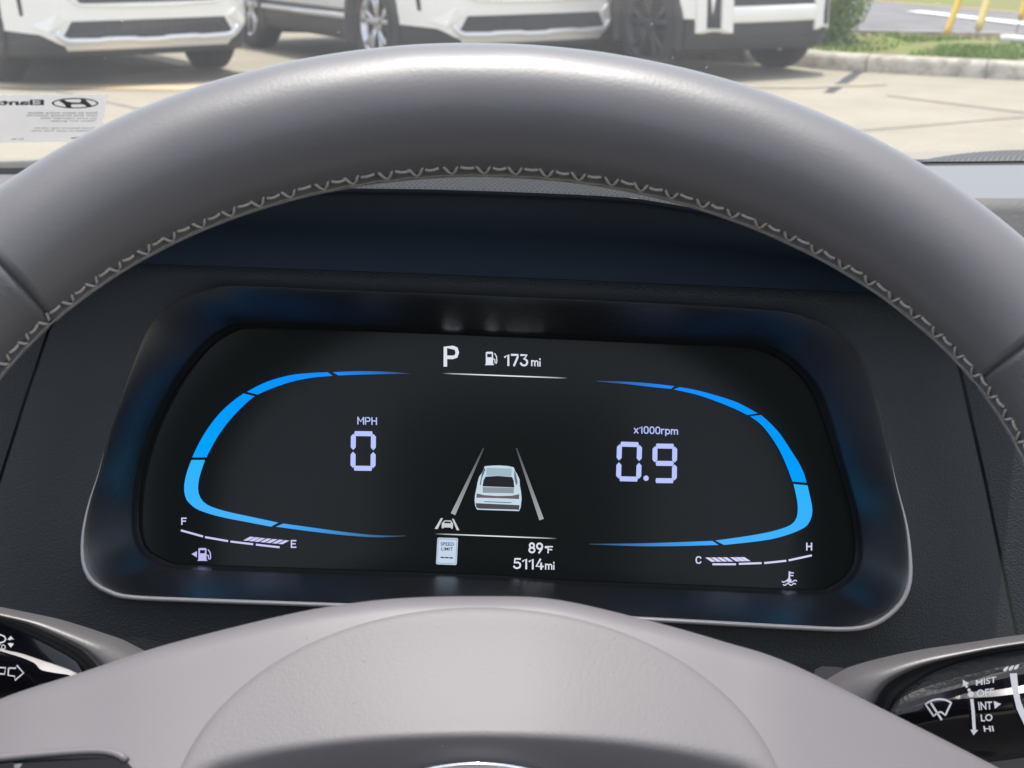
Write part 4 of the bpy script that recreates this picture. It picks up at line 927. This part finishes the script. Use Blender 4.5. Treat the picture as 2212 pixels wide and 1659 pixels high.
obj('ridge', loft([[frr(q, fdR - .0068) for q in r3], [frr(q, fdR - .0088) for q in r4]]), M['ridge'], rs)
obj('lower_face', loft([[frr(q, fdR - .0088) for q in r4], [frr(q + np.array([0, 420]), fdR - .010) for q in r4], [frr(q + np.array([0, 900]), fdR + .02) for q in r4]]), M['piano'], rs)
fq = lambda x, y: frr((x, y), fdR - .0108)
mk = [textq('MIST', (1545, 552), (1832, 502), (1830, 588), (1548, 634), fq, .015), textq('OFF', (1552, 692), (1798, 662), (1790, 768), (1560, 792), fq, .018), textq('INT', (1575, 858), (1770, 848), (1770, 958), (1590, 970), fq, .018),
      textq('LO', (1610, 1030), (1775, 1022), (1778, 1118), (1620, 1128), fq, .018), textq('HI', (1648, 1188), (1785, 1186), (1798, 1262), (1662, 1270), fq, .018), polyfill([(1795, 842), (1895, 884), (1808, 952)], fq),
      disc((1478, 750), 42, fq), path([(1490, 815), (1510, 1000), (1525, 1250)], 46, fq), polyfill([(1470, 1240), (1580, 1245), (1515, 1318)], fq), polyfill([(1365, 548), (1452, 600), (1370, 645)], fq), bar((1408, 622), (1428, 655), 34, fq), bar((1440, 675), (1462, 706), 40, fq),
      polyfill([(2015, 465), (2115, 458), (2130, 640), (2165, 840), (2260, 1080), (2400, 1300), (2380, 1400), (2212, 1165), (2110, 950), (2050, 700)], fq)]
for x, y in ((1960, 405), (2035, 392), (2108, 378)): mk.append(polyfill([(x - 35, y + 20), (x - 28, y - 8), (x + 10, y - 36), (x + 42, y - 42), (x + 22, y), (x + 2, y + 24), (x - 20, y + 30)], fq))
mk += [path(cr([(848, 890), (925, 842), (1030, 818), (1130, 830), (1208, 868)], 14), 26, fq), path([(848, 885), (968, 1058)], 26, fq), path([(1208, 862), (1122, 1045)], 26, fq), path(cr([(960, 1055), (1015, 1010), (1065, 996), (1125, 1042)], 10), 24, fq), path([(922, 868), (1075, 1105)], 30, fq)]
obj('markings', join(*mk), M['print'], rs, smooth=False)
Y5 = Z(1900, 1480, 3.3515)
obj('stalk_root', prism([(430, 820), (440, 720), (462, 650), (520, 622), (640, 628), (760, 650), (760, 900)], lambda x, y: P(*Y5(x, y), .520), lambda x, y: P(*Y5(x, y), .55)), M['stalk'], rs, smooth=False)
obj('stalk_root', prism([(1650, 640), (1900, 628), (2090, 660), (2260, 720), (2300, 900), (1500, 900)], lambda x, y: P(*EL(x, y), .522), lambda x, y: P(*EL(x, y), .55)), M['panel'], ls, smooth=False)

# ------------------------------------------------------------------ unseen cabin parts added to keep light off the wheel from below and behind
M['fabric'] = mat('seat_fabric', (0.03, 0.03, 0.032), 0.9, bump=(900, .4, .001))
M['carpet'] = mat('floor_carpet', (0.03, 0.03, 0.03), 0.95)
def slab(pts, w, th, m, name, parent):                                # padded slab along a side profile (y, z), width w in x
    p = cr(pts, 14); rows = []
    for i in range(len(p)):
        t = p[min(i + 1, 13)] - p[max(i - 1, 0)]; t /= np.linalg.norm(t); n = np.array([-t[1], t[0]]); k = .75 + .25 * max(0, math.sin(math.pi * i / 13)) ** .4
        rows.append([(w * k * math.copysign(abs(math.cos(q)) ** .5, math.cos(q)), *(p[i] + n * th * k * math.copysign(abs(math.sin(q)) ** .6, math.sin(q)))) for q in np.linspace(0, 2 * math.pi, 24, endpoint=False)])
    return obj(name, loft(rows, closed=True, cap=True), m, parent)
seat = thing('driver_seat', 'dark fabric driver seat out of view, added to keep light off the wheel', 'car seat', (0, -.2, .36))
slab([(.22, .60), (0, .63), (-.2, .58)], .27, .09, M['fabric'], 'cushion', seat)
slab([(-.22, .58), (-.30, .9), (-.42, 1.22)], .29, .08, M['fabric'], 'backrest', seat)
slab([(-.40, 1.26), (-.42, 1.36), (-.44, 1.46)], .14, .05, M['fabric'], 'headrest', seat)
obj('cabin_floor', box(-.75, .95, -1.1, .75, .30, .36), M['carpet'], smooth=False, kind='structure')
dr = thing('door_panel', 'dark inner door panel out of view, added to keep light off the wheel', 'car door', (-.66, -.1, .36))
obj('panel', loft([[(x, y, z) for y in np.linspace(-.75, .62, 12)] for x, z in ((-.70, .36), (-.66, .5), (-.62, .78), (-.63, .86), (-.70, .98), (-.73, .98), (-.75, .36))]), M['carpet'], dr)
obj('armrest', loft([[(x, y, z) for y in np.linspace(-.5, .3, 8)] for x, z in ((-.64, .70), (-.56, .71), (-.55, .735), (-.56, .75), (-.64, .76))]), M['fabric'], dr)
